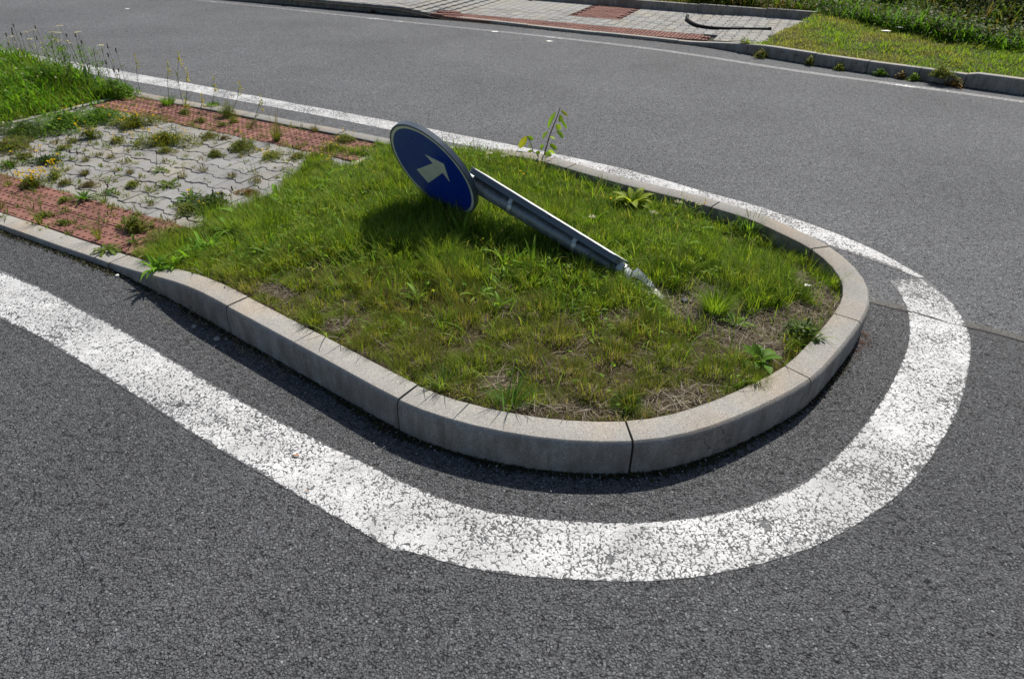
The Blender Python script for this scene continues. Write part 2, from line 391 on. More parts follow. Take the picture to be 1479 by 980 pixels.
# ---- kerbs
PROFILE = [(.004, -.30), (.0, -.05), (.002, -.022), (.006, -.008), (.015, 0.0), (1, 0.0), (1.0006, -.004), (1.001, -.30)]
def stone_mesh(A, n, hs, wdt, i0, i1, gap, name):
    """one kerbstone swept along the path samples i0..i1 (path runs with the island on its left)"""
    idx = np.linspace(i0, i1, max(2, int(round((i1-i0)/4))+1))
    V = []
    x = np.interp(idx, np.arange(len(A)), A[:, 0]); y = np.interp(idx, np.arange(len(A)), A[:, 1])
    nx = np.interp(idx, np.arange(len(A)), n[:, 0]); ny = np.interp(idx, np.arange(len(A)), n[:, 1]); h = np.interp(idx, np.arange(len(A)), hs)
    dz = (random.random()-.5)*.004; do = (random.random()-.5)*.004
    for k in range(len(idx)):
        for d, z in PROFILE:
            dd = d if d < .5 else (wdt-.006 if d == 1 else wdt)
            zz = max(h[k]+z, -.08) if z < -.2 else h[k]+z
            V.append((x[k]+nx[k]*(dd+do), y[k]+ny[k]*(dd+do), zz+dz if z > -.2 else zz))
    p = len(PROFILE); F = []
    for k in range(len(idx)-1):
        for j in range(p-1): F.append((k*p+j, k*p+j+1, (k+1)*p+j+1, (k+1)*p+j)[::-1])
    F.append(list(range(p))); F.append([(len(idx)-1)*p+j for j in range(p)][::-1])
    c = np.mean(V, axis=0); c[2] = 0
    me = mesh(name, [tuple(np.array(v)-c) for v in V], F)
    for q in me.polygons: q.use_smooth = len(q.vertices) == 4
    me.set_sharp_from_angle(angle=R(38))
    return me, c
def kerb_run(path, hfun, wdt, joints, mat, label, rest=1.0, gap=.008, step=.025):
    A = smooth_path(path, step, 12); n = normals2(A); s = arclen(A); hs = np.array([hfun(a[0], a[1]) for a in A])
    V = []
    for k in range(len(A)):                  # mortar bed, set back and lower than the stones
        for d, z in ((.012, -.1), (.012, -.018), (wdt-.012, -.018), (wdt-.012, -.1)):
            V.append((A[k, 0]+n[k, 0]*d, A[k, 1]+n[k, 1]*d, max(-.1, hs[k]+z) if z > -.05 else -.1))
    F = [(k*4+j, k*4+j+1, k*4+j+5, k*4+j+4)[::-1] for k in range(len(A)-1) for j in range(3)]
    root = tag(link('kerb', mesh('kerb', V, F), M_SAND), label, 'kerb', None, 'structure')
    js = [s[np.argmin((A[:, 0]-j[0])**2+(A[:, 1]-j[1])**2)] for j in joints]
    lo, hi = min(js), max(js)
    while lo > rest: lo -= rest; js.append(lo)
    while hi < s[-1]-rest: hi += rest; js.append(hi)
    js = sorted(js)
    for a, b in zip(js[:-1], js[1:]):
        ia = np.interp(a+gap/2, s, np.arange(len(A))); ib = np.interp(b-gap/2, s, np.arange(len(A)))
        me, c = stone_mesh(A, n, hs, wdt, ia, ib, gap, 'kerbstone')
        link('kerbstone', me, mat, root, tuple(c))
    return root, A, n
near0 = fromun(-11.5, 1.848); near1 = fromun(-7, 1.848); near2 = fromun(-5, 1.848)
island = [near0[:2], near1[:2], near2[:2], (-2.883, 3.548), (-2.4, 3.292), (-2.05, 3.108), (-1.645, 2.836), (-1.225, 2.524), (-.762, 2.18), (-.394, 1.906), (-.236, 1.824), (-.087, 1.768), (.15, 1.717), (.402, 1.714), (.581, 1.754),
          (.771, 1.844), (.951, 1.957), (1.129, 2.087), (1.302, 2.279), (1.481, 2.501), (1.582, 2.65), (1.645, 2.80), (1.672, 2.96), (1.658, 3.15), (1.605, 3.32), (1.525, 3.452), (1.393, 3.664), (1.206, 3.828), (1.06, 3.95),
          (.816, 4.11), (.559, 4.31), (.281, 4.54), (-.002, 4.70), (-.30, 4.84), (-.977, 5.248), (-1.454, 5.492), (-1.744, 5.632), (-2.082, 5.81), (-2.516, 6.03), (-2.922, 6.215), (-3.397, 6.455), (-5.2, 7.37), (-7.5, 8.54), (-10, 9.81)]
def isl_h(x, y):
    u, n = un((x, y))
    if n < 2.9 and u < -1.8: return .03+.11*float(sstep(-3.3, -2.35, u)) if u > -6.3 else .03+.09*float(sstep(-6.3, -7.3, u))
    if x < .2 and y > 4.0: return .03+.11*float(sstep(-.95, .12, x)) if u > -6.2 else .03+.09*float(sstep(-6.2, -7.2, u))
    return .14
KW = .118
kroot, KA, KN = kerb_run(island, isl_h, KW, [(-2.85, 3.53), (-2.05, 3.108), (-1.225, 2.524), (-.394, 1.906), (.402, 1.714), (1.129, 2.087), (1.481, 2.501), (1.625, 3.25), (1.206, 3.828)], M_KERB,
                         'grey concrete kerb round the traffic island', 1.0)
KIN = KA[:, :2]+KN*KW
def farkerb_h(x, y):
    if x < 1: return .035+.085*float(sstep(-.9, -1.85, x))
    return .035+.085*float(sstep(2.05, 3.0, x))+(.022 if x > 4.56 else 0)
farpath = [(-14, 16.35), (-9, 14.2), (-5, 12.55), (-3.1, 11.79), (-2.28, 11.47), (-1.45, 11.10), (-.87, 10.87), (.67, 10.06), (1.6, 9.62), (2.22, 9.28), (2.56, 9.02), (2.88, 8.70), (3.38, 8.25), (3.79, 7.92), (4.21, 7.63), (4.56, 7.36), (4.99, 7.06), (6.5, 6.0), (9, 4.2)]
froot, FA, FN = kerb_run(farpath, farkerb_h, .10, [(-1.85, 11.28), (-.87, 10.87), (.1, 10.34), (1.05, 9.88), (2.02, 9.40), (2.75, 8.83), (3.35, 8.28), (3.79, 7.92), (4.21, 7.63), (4.56, 7.36), (4.99, 7.06)], M_KERB,
                         'grey kerb along the far side of the road', .5)

# ---- island: soil and paving bed
IN_MID = KA[:, :2]+KN*KW*.5
u_all = np.array([un(p)[0] for p in IN_MID])
def soil_h(x, y):
    u = np.asarray(x)*U.x+np.asarray(y)*U.y; n = np.asarray(x)*N.x+np.asarray(y)*N.y
    h = .025+.10*sstep(-3.25, -2.3, u)
    h = h+.035*np.exp(-((np.asarray(x)+.1)**2+(np.asarray(y)-3.2)**2)/.7)
    h = h-.045*sstep(3.05, 3.5, n)*sstep(-2.5, -1.5, u)
    h = h-.03*sstep(.8, 1.3, x)
    h = h-.050*np.exp(-((np.asarray(x)-.68)**2+(np.asarray(y)-2.77)**2)/.022)
    left = u < -6.05
    h = np.where(left, .03+.12*sstep(-6.05, -7.0, u), h)
    return h+(vnoise(x, y, 9, 2)-.5)*.022+(vnoise(x, y, 30, 4)-.5)*.010
def ground_grid(name, poly, x0, x1, y0, y1, c, hf, mat, label, cat, cond=None):
    nx, ny = int((x1-x0)/c)+1, int((y1-y0)/c)+1
    X, Y = np.meshgrid(x0+np.arange(nx)*c, y0+np.arange(ny)*c, indexing='ij')
    Z = hf(X, Y)
    ok = inside(poly, X[:-1, :-1]+c/2, Y[:-1, :-1]+c/2)
    if cond is not None: ok &= cond(X[:-1, :-1]+c/2, Y[:-1, :-1]+c/2)
    if name == 'soil':
        P_ = np.stack([X.ravel(), Y.ravel()], 1); zz = Z.ravel().copy()
        for i in range(0, len(P_), 3000):
            q_ = ((P_[i:i+3000, None, :]-KA[None, ::2, :2])**2).sum(2); j = q_.argmin(1)*2; near = np.sqrt(q_.min(1)) < .17
            lim = np.array([isl_h(*KA[a, :2]) for a in j])-.018; zz[i:i+3000] = np.where(near, np.minimum(zz[i:i+3000], lim), zz[i:i+3000])
        Z = zz.reshape(Z.shape)
    ids = np.arange(nx*ny).reshape(nx, ny)
    q = np.stack([ids[:-1, :-1], ids[1:, :-1], ids[1:, 1:], ids[:-1, 1:]], -1)[ok]
    used, inv = np.unique(q, return_inverse=True)
    V = np.stack([X, Y, Z], -1).reshape(-1, 3)[used]
    me = np_mesh(name, V, inv.reshape(-1, 4), np.zeros((0, 3)), (1, 1, 1))
    return tag(link(name, me, mat), label, cat, None, 'structure')
UE, UW = -3.10, -6.02
ground_grid('soil', IN_MID, -2.4, 1.7, 1.6, 5.4, .03, soil_h, M_SOIL, 'brown soil under the grass of the island', 'soil', lambda x, y: x*U.x+y*U.y > UE-.05)
ground_grid('soil', IN_MID, -11, -3, 3.6, 10, .06, soil_h, M_SOIL, 'soil under the lush growth at the left end of the island', 'soil', lambda x, y: x*U.x+y*U.y < UW+.03)
bed = tag(link('paving_bed', mesh('paving_bed', [tuple(fromun(*q, .012)) for q in ((UW, 1.9), (UE, 1.9), (UE, 4.13), (UW, 4.13))], [(0, 1, 2, 3)]), M_SAND),
          'sand bed of the weedy paved crossing on the island', 'paving', None, 'structure')

# ---- paving blocks
def i_outline(L=.2, wide=.165, waist=.113, g=.0025):
    a, w1, w2 = L/2-g, wide/2-g, waist/2-g
    return [(-a, -w1), (-.064, -w1), (-.036, -w2), (.036, -w2), (.064, -w1), (a, -w1), (a, w1), (.064, w1), (.036, w2), (-.036, w2), (-.064, w1), (-a, w1)]
def clip(poly, x=None, y=None, keep=1):
    out = []; k = 0 if x is not None else 1; c = x if x is not None else y
    for i in range(len(poly)):
        p, q = poly[i], poly[(i+1) % len(poly)]
        pi, qi = (p[k]-c)*keep >= 0, (q[k]-c)*keep >= 0
        if pi: out.append(p)
        if pi != qi:
            t = (c-p[k])/(q[k]-p[k]); out.append((p[0]+(q[0]-p[0])*t, p[1]+(q[1]-p[1])*t))
    return out
def slab(outline, h=.05, ch=.004, name='paving_block', studs=None):
    n = len(outline); cx = sum(p[0] for p in outline)/n; cy = sum(p[1] for p in outline)/n
    area = sum(outline[i][0]*outline[(i+1) % n][1]-outline[(i+1) % n][0]*outline[i][1] for i in range(n))
    if area < 0: outline = outline[::-1]
    ins = []
    for i in range(n):
        p, a, b = (np.array(outline[j % n]) for j in (i, i-1, i+1))
        e1 = (p-a)/max(1e-6, np.linalg.norm(p-a)); e2 = (b-p)/max(1e-6, np.linalg.norm(b-p))
        nn_ = np.array([-e1[1]-e2[1], e1[0]+e2[0]]); l = np.linalg.norm(nn_)
        ins.append(p+(nn_/l*ch if l > 1e-6 else 0))
    V = [(p[0], p[1], -h) for p in outline]+[(p[0], p[1], -ch) for p in outline]+[(p[0], p[1], 0) for p in ins]
    F = []
    for i in range(n):
        j = (i+1) % n
        F += [(i, j, n+j, n+i), (n+i, n+j, 2*n+j, 2*n+i)]
    F.append([2*n+i for i in range(n)])
    if studs:
        for sx, sy in studs:
            b = len(V)
            for r_, z in ((.0135, -.001), (.008, .0055)):
                V += [(sx+r_*math.cos(k*math.pi/3), sy+r_*math.sin(k*math.pi/3), z) for k in range(6)]
            F += [(b+k, b+(k+1) % 6, b+6+(k+1) % 6, b+6+k) for k in range(6)]+[[b+6+k for k in range(6)]]
    return mesh(name, V, F)
STUD = [(sx, sy) for sx in (-.075, -.025, .025, .075) for sy in (-.025, .025)]
FULL_I = slab(i_outline()); FULL_T = slab([(-.097, -.047), (.097, -.047), (.097, .047), (-.097, .047)], name='tactile_block', studs=STUD)
FULL_I.materials.append(M_PAVER); FULL_T.materials.append(M_RED)
def place_block(me, p, ang, parent, name, tilt=.010, dz=.0025):
    o = bpy.data.objects.new(name, me); COL.objects.link(o); o.parent = parent
    o.location = (p[0], p[1], p[2]+(random.random()-.5)*2*dz)
    o.rotation_euler = ((random.random()-.5)*2*tilt, (random.random()-.5)*2*tilt, ang+(random.random()-.5)*.012)
    return o
AU = math.atan2(U.y, U.x)
def lay_I(u0, u1, n0, n1, ang, zf, swap=False, hole=None, ga=0.0, gb=0.0):
    """all I-blocks of a field in its own frame, cut at its rims: (mesh, world point, angle)"""
    out = []; U_ = Vector((math.cos(ang), math.sin(ang), 0)); N_ = Vector((-math.sin(ang), math.cos(ang), 0))
    a0, a1, b0, b1 = (n0, n1, u0, u1) if swap else (u0, u1, n0, n1)
    for r in range(int((b0-gb)/.139)-1, int((b1-gb)/.139)+2):
        b = gb+r*.139
        for c in range(int((a0-ga)/.2)-2, int((a1-ga)/.2)+2):
            a = ga+c*.2+(.1 if r % 2 else 0)
            o = i_outline()
            for args in (dict(x=a0-a+.002), dict(x=a1-a-.002, keep=-1), dict(y=(b0-b+.002)), dict(y=(b1-b-.002), keep=-1)):
                if swap and 'y' in args: args = dict(y=-args['y'], keep=-args.get('keep', 1))
                o = clip(o, **args)
                if len(o) < 3: break
            if len(o) >= 3:
                ar = abs(sum(o[i][0]*o[(i+1) % len(o)][1]-o[(i+1) % len(o)][0]*o[i][1] for i in range(len(o))))/2
                uu, nn_ = (b, a) if swap else (a, b)
                if ar > .0010 and not (hole and hole(uu, nn_)):
                    me = FULL_I if len(o) == 12 and ar > .0255 else slab(o)
                    if not me.materials: me.materials.append(M_PAVER)
                    p = U_*uu+N_*nn_; out.append((me, Vector((p.x, p.y, zf(uu, nn_))), ang+(math.pi/2 if swap else 0)))
    return out
if True:
    for me, p, a in lay_I(UW+.055, UE-.05, 2.345, 3.68, AU, lambda u, n: .030+.010*math.sin(u*2.1+n*3)*.4):
        if a: place_block(me, p, a, bed, 'paving_block', .016, .003)
    for n0, off in ((1.972, 0), (3.685, .03)):
        for r in range(4 if n0 < 3 else 4):
            nn_ = n0+.046+r*.094
            uu = UW+.06+(.1 if r % 2 else 0)+off
            if r % 2: 
                h = slab([(-.047, -.046), (.047, -.046), (.047, .046), (-.047, .046)], name='tactile_block', studs=[s for s in STUD if abs(s[0]) < .05]); h.materials.append(M_RED)
                q = fromun(uu-.05, nn_, .031); place_block(h, q, AU, bed, 'tactile_block')
            while uu+.2 < UE-.045+.02:
                q = fromun(uu+.1, nn_, .031); place_block(FULL_T, q, AU, bed, 'tactile_block', .014); uu += .2
E_ = slab([(-.485, -.024), (.485, -.024), (.485, .024), (-.485, .024)], .12, .006, 'edging_slab'); E_.materials.append(M_EDGE)
for uu in (UW+.025, UE-.02):
    for k, L in enumerate((2.46, 3.45)):
        place_block(E_, fromun(uu, L, .040 if uu < -4 else .026), AU+math.pi/2, bed, 'edging_slab', .012)

# ---- far pavement across the road
FAN = R(-22.9); FU = Vector((math.cos(FAN), math.sin(FAN), 0)); FNn = Vector((-math.sin(FAN), math.cos(FAN), 0))
def ffrom(u, n, z=0): p = FU*u+FNn*n; return Vector((p.x, p.y, z))
def fun_(x, y): return x*FU.x+y*FU.y, x*FNn.x+y*FNn.y
fn0 = fun_(.67, 10.06)[1]+.105
fu_r = fun_(2.45, 9.2)[0]
def fz(u, n=0):
    x = (FU*u+FNn*9.6).x
    return .032+.085*float(sstep(-.9, -1.85, x))*(1-0*n)+.02*float(sstep(1.9, 2.8, x))
FN1 = 12.02
q1, q2 = fun_(3.06, 9.22), fun_(4.40, 11.20)
def right_edge(n): return q1[0]+(q2[0]-q1[0])*(n-q1[1])/(q2[1]-q1[1])
us = np.linspace(-13, q1[0]+.2, 40)
V = [tuple(ffrom(u, fn0-.05, fz(u)-.03)) for u in us]+[tuple(ffrom(min(u, 99), FN1+.05, fz(u)-.03)) for u in us]
fbed = tag(link('pavement', mesh('pavement', V, [(i, i+1, 41+i, 40+i) for i in range(39)]), M_SAND), 'block paved footway on the far side of the road', 'pavement', None, 'structure')
SU0, SU1 = fun_(-1.2, 11.2)[0], fun_(2.46, 9.40)[0]+.0      # red warning strip along the kerb
PN0 = fun_(1.457, 10.96)[1]; PU0 = fun_(.80, 11.40)[0]; PU1 = PU0+.8
past = lambda u, n: u > right_edge(n)-.03
far = []
for f4 in ((-9.6, SU0, fn0, FN1), (SU0, SU1, fn0+.402, PN0), (SU0, PU0, PN0, FN1), (PU1, SU1, PN0, FN1), (SU1, q2[0]+.1, fn0, FN1)):
    far += lay_I(*f4, FAN, lambda u, n: fz(u), swap=True, hole=past)
far.sort(key=lambda b: b[1].length)
for me, p, a in far[:300]:
    place_block(me, p, a, fbed, 'paving_block', .010, .002)
bm = bmesh.new()
for me, p, a in far[300:]:
    tmp = bmesh.new(); tmp.from_mesh(me); tmp.transform(Matrix.Translation(p) @ Matrix.Rotation(a, 4, 'Z')); mm = bpy.data.meshes.new('t'); tmp.to_mesh(mm); bm.from_mesh(mm); tmp.free(); bpy.data.meshes.remove(mm)
mm = bpy.data.meshes.new('distant_blocks'); bm.to_mesh(mm); bm.free()
tag(link('distant_blocks', mm, M_PAVER, fbed), None, None, None, 'stuff')
red = []
for r in range(4):
    uu = SU0+(.1 if r % 2 else 0)
    while uu+.2 <= SU1+.01:
        red.append(ffrom(uu+.1, fn0+.05+r*.1, fz(uu)+.001)); uu += .2
r = 0
while PN0+.05+r*.1 < FN1-.02:
    uu = PU0+(.1 if r % 2 else 0)
    while uu+.19 <= PU1:
        red.append(ffrom(uu+.1, PN0+.05+r*.1, fz(uu)+.001)); uu += .2
    r += 1
for p in red: place_block(FULL_T, p, FAN, fbed, 'tactile_block', .010, .002)
# raised edging behind the footway and slanting edging at its right end
def edging_run(a, b, h, wdt, z0, parent, L=1.0):
    a = Vector(a); b = Vector(b); d = (b-a).normalized(); tot = (b-a).length; k = 0
    ang = math.atan2(d.y, d.x)
    while k*L < tot-.05:
        l = min(L, tot-k*L); me = slab([(-l/2+.003, -wdt/2), (l/2-.003, -wdt/2), (l/2-.003, wdt/2), (-l/2+.003, wdt/2)], h+.06, .008, 'edging_slab'); me.materials.append(M_KERB)
        q = a+d*(k*L+l/2); place_block(me, (q.x, q.y, z0(q)+h), ang, parent, 'edging_slab', .004, .002); k += 1
back_a, back_b = ffrom(-12, FN1+.06), ffrom(q2[0]+.02, FN1-.12)
edging_run(back_a, back_b, .115, .08, lambda q: fz(fun_(q.x, q.y)[0]), fbed)
edging_run((3.05, 9.18, 0), (4.46, 11.28, 0), .018, .09, lambda q: .05, fbed)

# ---- verge and bank beyond the road
EDGE = np.array([(-16, 21.5), (-9, 18.0), (-4, 15.6), (0, 13.6), (1.9, 12.6), (3.0, 11.95), (3.8, 11.35), (4.45, 10.75), (4.8, 10.0), (5.1, 9.2), (5.75, 8.5), (7.3, 7.3), (10, 5.3), (16, 1.0)])
EP = smooth_path(EDGE, .2); EPn = normals2(EP)
def bank_d(X, Y):                                   # signed distance beyond the verge's far edge
    X = np.asarray(X, float); Y = np.asarray(Y, float); sh = X.shape; P = np.stack([X.ravel(), Y.ravel()], 1); out = np.empty(len(P))
    for i in range(0, len(P), 4000):
        d = P[i:i+4000, None, :]-EP[None, :, :2]; q = (d**2).sum(2); k = q.argmin(1)
        sg = (d[np.arange(len(k)), k]*EPn[k]).sum(1); out[i:i+4000] = np.sqrt(q.min(1))*np.sign(sg)
    return out.reshape(sh)
def verge_h(X, Y):
    d = bank_d(X, Y); u = X*FU.x+Y*FU.y
    h = .09+.05*sstep(-1.6, -.3, d)
    h = h-.06*sstep(0, .55, d)+np.maximum(d-.7, 0)*.42*sstep(.5, 2.5, d)
    return h+(vnoise(X, Y, 2.5, 1)-.5)*.06+(vnoise(X, Y, 9, 6)-.5)*.02
fin = FA[:, :2]+FN*.05
vpoly = [tuple(p) for p in fin]+[(20, 30), (-16, 32)]
def not_pave(x, y):
    u, n = x*FU.x+y*FU.y, x*FNn.x+y*FNn.y
    return ~((n < FN1+.08) & (n > fn0-.3) & (u < right_edge(n)+.02))
ground_grid('verge', vpoly, -14, 16, 3, 26, .12, verge_h, M_VERGE, 'grassy verge and bank beyond the far kerb', 'verge', not_pave)

# ================================================================== FOLIAGE
def blades(P, yaw, lean, L, W, bend, C, seg=3, prof=None, tipc=None):
    """P (k,3) roots; each blade is a bending, tapering strip. Returns V, quads, tris, colours"""
    k = len(P); s = np.linspace(0, 1, seg+1)
    th = lean[:, None]+bend[:, None]*s[None, :]
    ds = L[:, None]/seg
    hx = np.concatenate([np.zeros((k, 1)), np.cumsum(np.sin((th[:, 1:]+th[:, :-1])/2)*ds, 1)], 1)
    hz = np.concatenate([np.zeros((k, 1)), np.cumsum(np.cos((th[:, 1:]+th[:, :-1])/2)*ds, 1)], 1)
    cy, sy = np.cos(yaw)[:, None], np.sin(yaw)[:, None]
    cen = np.stack([P[:, :1]+hx*cy, P[:, 1:2]+hx*sy, P[:, 2:3]+hz], -1)
    pr = prof if prof is not None else (1-s**1.8)
    wd = W[:, None]*np.asarray(pr)[None, :]/2
    sd_ = np.stack([-sy, cy, np.zeros_like(cy)], -1)
    Lf = cen-sd_*wd[..., None]; Rt = cen+sd_*wd[..., None]
    V = np.empty((k, 2*seg+1, 3)); V[:, 0:2*seg:2] = Lf[:, :seg]; V[:, 1:2*seg:2] = Rt[:, :seg]; V[:, -1] = cen[:, -1]
    b = (np.arange(k)*(2*seg+1))[:, None]
    q = np.concatenate([np.stack([b+2*i, b+2*i+1, b+2*i+3, b+2*i+2], -1) for i in range(seg-1)], 1).reshape(-1, 4) if seg > 1 else np.zeros((0, 4), int)
    t = np.concatenate([b+2*seg-2, b+2*seg-1, b+2*seg], 1)
    cc = np.repeat(C[:, None, :], 2*seg+1, 1)
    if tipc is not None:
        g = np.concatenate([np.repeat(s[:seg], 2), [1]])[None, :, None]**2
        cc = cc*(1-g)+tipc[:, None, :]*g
    return V.reshape(-1, 3), q, t, cc.reshape(-1, 3)
def join(parts):
    V, Q, T, C = [], [], [], []; o = 0
    for v, q, t, c in parts:
        V.append(v); Q.append(np.asarray(q).reshape(-1, 4)+o); T.append(np.asarray(t).reshape(-1, 3)+o); C.append(c); o += len(v)
    return np.concatenate(V), np.concatenate(Q), np.concatenate(T), np.concatenate(C)
def pal(k, cols, p=None, var=.18):
    c = np.array(cols)[rng.choice(len(cols), k, p=p)]
    return c*(1+(rng.random((k, 1))-.5)*2*var)
BRIGHT = [(.16, .265, .022), (.13, .235, .020), (.205, .285, .032)]
OLIVE = [(.155, .215, .026), (.125, .185, .022), (.205, .225, .042)]
DRY = [(.24, .20, .085), (.20, .18, .07), (.26, .24, .11)]
DEEP = [(.075, .165, .016), (.06, .135, .014)]

# ---- the island's turf
def scatter(poly, dens, x0, x1, y0, y1):
    k = int(dens*(x1-x0)*(y1-y0)); x = x0+rng.random(k)*(x1-x0); y = y0+rng.random(k)*(y1-y0)
    ok = inside(poly, x, y); return x[ok], y[ok]
INB = KA[:, :2]+KN*(KW+.006)
def bare(x, y):                                   # straw-covered bare ground, 0..1
    b = np.zeros_like(x)
    for cx, cy, r1, r2, a in ((.66, 2.76, .13, .075, -.6), (.86, 2.62, .17, .22, 0), (1.10, 2.50, .24, .12, .4), (.98, 2.33, .14, .10, 0), (.60, 1.97, .16, .07, .35), (1.42, 2.92, .09, .30, .05), (1.30, 2.58, .10, .16, 0),
                              (-1.05, 2.68, .10, .05, -.6), (-.72, 2.42, .06, .05, 0), (.46, 2.5, .10, .05, .3), (-.05, 2.05, .05, .05, 0), (.20, 1.885, .22, .03, 0)):
        dx, dy = x-cx, y-cy; c, s = math.cos(a), math.sin(a)
        q = ((dx*c+dy*s)/r1)**2+((-dx*s+dy*c)/r2)**2
        b = np.maximum(b, sstep(1.5, .55, q+(vnoise(x, y, 14, 8)-.5)*.9))
    return b
tp = []
def turf(x, y, kind):
    n_ = len(x); z = soil_h(x, y)-.004
    u = x*U.x+y*U.y; nn_ = x*N.x+y*N.y
    fine = sstep(2.95, 2.35, y+.25*x)                 # fine fescue cushions towards the near kerb
    cl = vnoise(x, y, 7, 21); cl2 = vnoise(x, y, 22, 22); tall = vnoise(x, y, 2.2, 23)
    return z, u, nn_, fine, cl, cl2, tall
x, y = scatter(INB, 36000, -2.3, 1.7, 1.6, 5.3)
u = x*U.x+y*U.y; keep = (u > UE-.08+.10*sstep(2.6, 2.3, x*N.x+y*N.y)+(vnoise(x, y, 5, 3)-.5)*.55+(rng.random(len(x))-.5)*.16)
keep &= rng.random(len(x)) > .97*bare(x, y)
keep &= rng.random(len(x)) < .12+1.0*vnoise(x, y, 13, 31)+.25*vnoise(x, y, 40, 32)
x, y = x[keep], y[keep]
z, u, nn_, fine, cl, cl2, tall = turf(x, y, 0); z = np.maximum(z, np.where(u < UE, .026, z))
k = len(x)
# cushions: each blade leans away from its tussock's heart
cell = .125
gx = np.floor(x/cell); gy = np.floor(y/cell); hsh = lambda a, b, c: (np.sin(a*127.1+b*311.7+c*74.7)*43758.5453) % 1.0
bestd = np.full(k, 9.); bx = np.zeros(k); by = np.zeros(k); bid = np.zeros(k)
for i in (-1, 0, 1):
    for j in (-1, 0, 1):
        cx = (gx+i+hsh(gx+i, gy+j, 0))*cell; cy = (gy+j+hsh(gx+i, gy+j, 1))*cell
        d = np.hypot(x-cx, y-cy); b_ = d < bestd
        bestd = np.where(b_, d, bestd); bx = np.where(b_, cx, bx); by = np.where(b_, cy, by); bid = np.where(b_, hsh(gx+i, gy+j, 2), bid)
rad = np.clip(bestd/(cell*.75), 0, 1)
yaw = np.arctan2(y-by, x-bx)+(rng.random(k)-.5)*3.4
mowed = (.55+.85*bid)*(.75+.5*cl2)
Lf = .040+.030*rng.random(k); Lg = .050+.055*rng.random(k)+.05*sstep(.55, .8, tall)*rng.random(k)
L = (Lf*fine+Lg*(1-fine))*mowed*(1.12-.62*rad**2*fine-.2*rad)
rear = sstep(3.2, 3.7, nn_)
L = L*(1-.40*rear)
lean = .05+.55*rad*rng.random(k)+.35*rng.random(k)**2; bend = .2+.9*rng.random(k)
W = (.0016+.0010*rng.random(k))*(1+.35*(1-fine))
C = pal(k, BRIGHT)
ol = pal(k, OLIVE); dp = pal(k, DEEP); dr = pal(k, DRY)
mixv = np.clip(fine*.85+(cl-.5)*1.1+(bid-.5)*.5, 0, 1)[:, None]
C = C*(1-mixv)+ol*mixv
dsel = (rng.random(k) < .04+.20*fine*sstep(.45, .8, cl)+.06*fine)[:, None]; C = np.where(dsel, dr, C)
psel = (rng.random(k) < .25*(1-fine))[:, None]; C = np.where(psel, dp, C)
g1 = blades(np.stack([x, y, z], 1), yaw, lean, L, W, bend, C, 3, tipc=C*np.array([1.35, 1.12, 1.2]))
# longer, broader blades and small weed leaves standing through the turf, most of them at the back and right
x, y = scatter(INB, 1500, -2.3, 1.7, 1.6, 5.3); fine = sstep(2.95, 2.35, y+.25*x); pt = vnoise(x, y, 3.1, 45)
kp = (x*U.x+y*U.y > UE+.05) & (rng.random(len(x)) < (1-.85*fine)*(.15+1.1*pt)) & (rng.random(len(x)) > bare(x, y)); x, y = x[kp], y[kp]; k = len(x)
g2 = blades(np.stack([x, y, soil_h(x, y)-.004], 1), rng.random(k)*6.28, .05+.5*rng.random(k), (.07+.09*rng.random(k)), .003+.0025*rng.random(k), .3+1.3*rng.random(k), pal(k, [(.16, .29, .03), (.13, .26, .02), (.21, .30, .05), (.24, .26, .06)]), 4, prof=[.7, 1, .8, .5, 0])
x, y = scatter(INB, 2600, -2.3, 1.7, 1.6, 5.3); pt = vnoise(x, y, 2.6, 46); fine = sstep(2.95, 2.35, y+.25*x)
kp = (x*U.x+y*U.y > UE+.02) & (rng.random(len(x)) < .55*sstep(.45, .8, pt)*(1-.92*fine)) & (rng.random(len(x)) > bare(x, y)); x, y = x[kp], y[kp]; k = len(x)
g3 = blades(np.stack([x, y, soil_h(x, y)+.02+.05*rng.random(k)], 1), rng.random(k)*6.28, .5+1.0*rng.random(k), .014+.02*rng.random(k), .007+.008*rng.random(k), .5*rng.random(k), pal(k, [(.15, .26, .03), (.12, .22, .025), (.19, .25, .04)]), 2, prof=[.5, 1, 0])
g1 = join([g1, g2, g3])
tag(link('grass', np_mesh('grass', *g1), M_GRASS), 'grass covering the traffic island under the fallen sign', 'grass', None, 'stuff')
# straw and thatch lying on the bare soil and between the tussocks
x, y = scatter(INB, 7000, -2.2, 1.7, 1.6, 5.2)
kp = (x*U.x+y*U.y > UE+.1) & (rng.random(len(x)) < .04+.10*sstep(2.95, 2.35, y+.25*x)+.8*bare(x, y)); x, y = x[kp], y[kp]; k = len(x)
st = blades(np.stack([x, y, soil_h(x, y)+.002+.014*rng.random(k)], 1), rng.random(k)*6.28, 1.30+.3*rng.random(k), .03+.07*rng.random(k)**2, .0011+.0014*rng.random(k), (rng.random(k)-.3)*.9, pal(k, [(.26, .22, .165), (.17, .14, .10), (.33, .29, .23), (.10, .08, .055)]), 2, prof=[1, .9, .5])
tag(link('straw', np_mesh('straw', *st), M_DRY), 'dry straw lying on the bare soil near the island nose', 'straw', None, 'stuff')

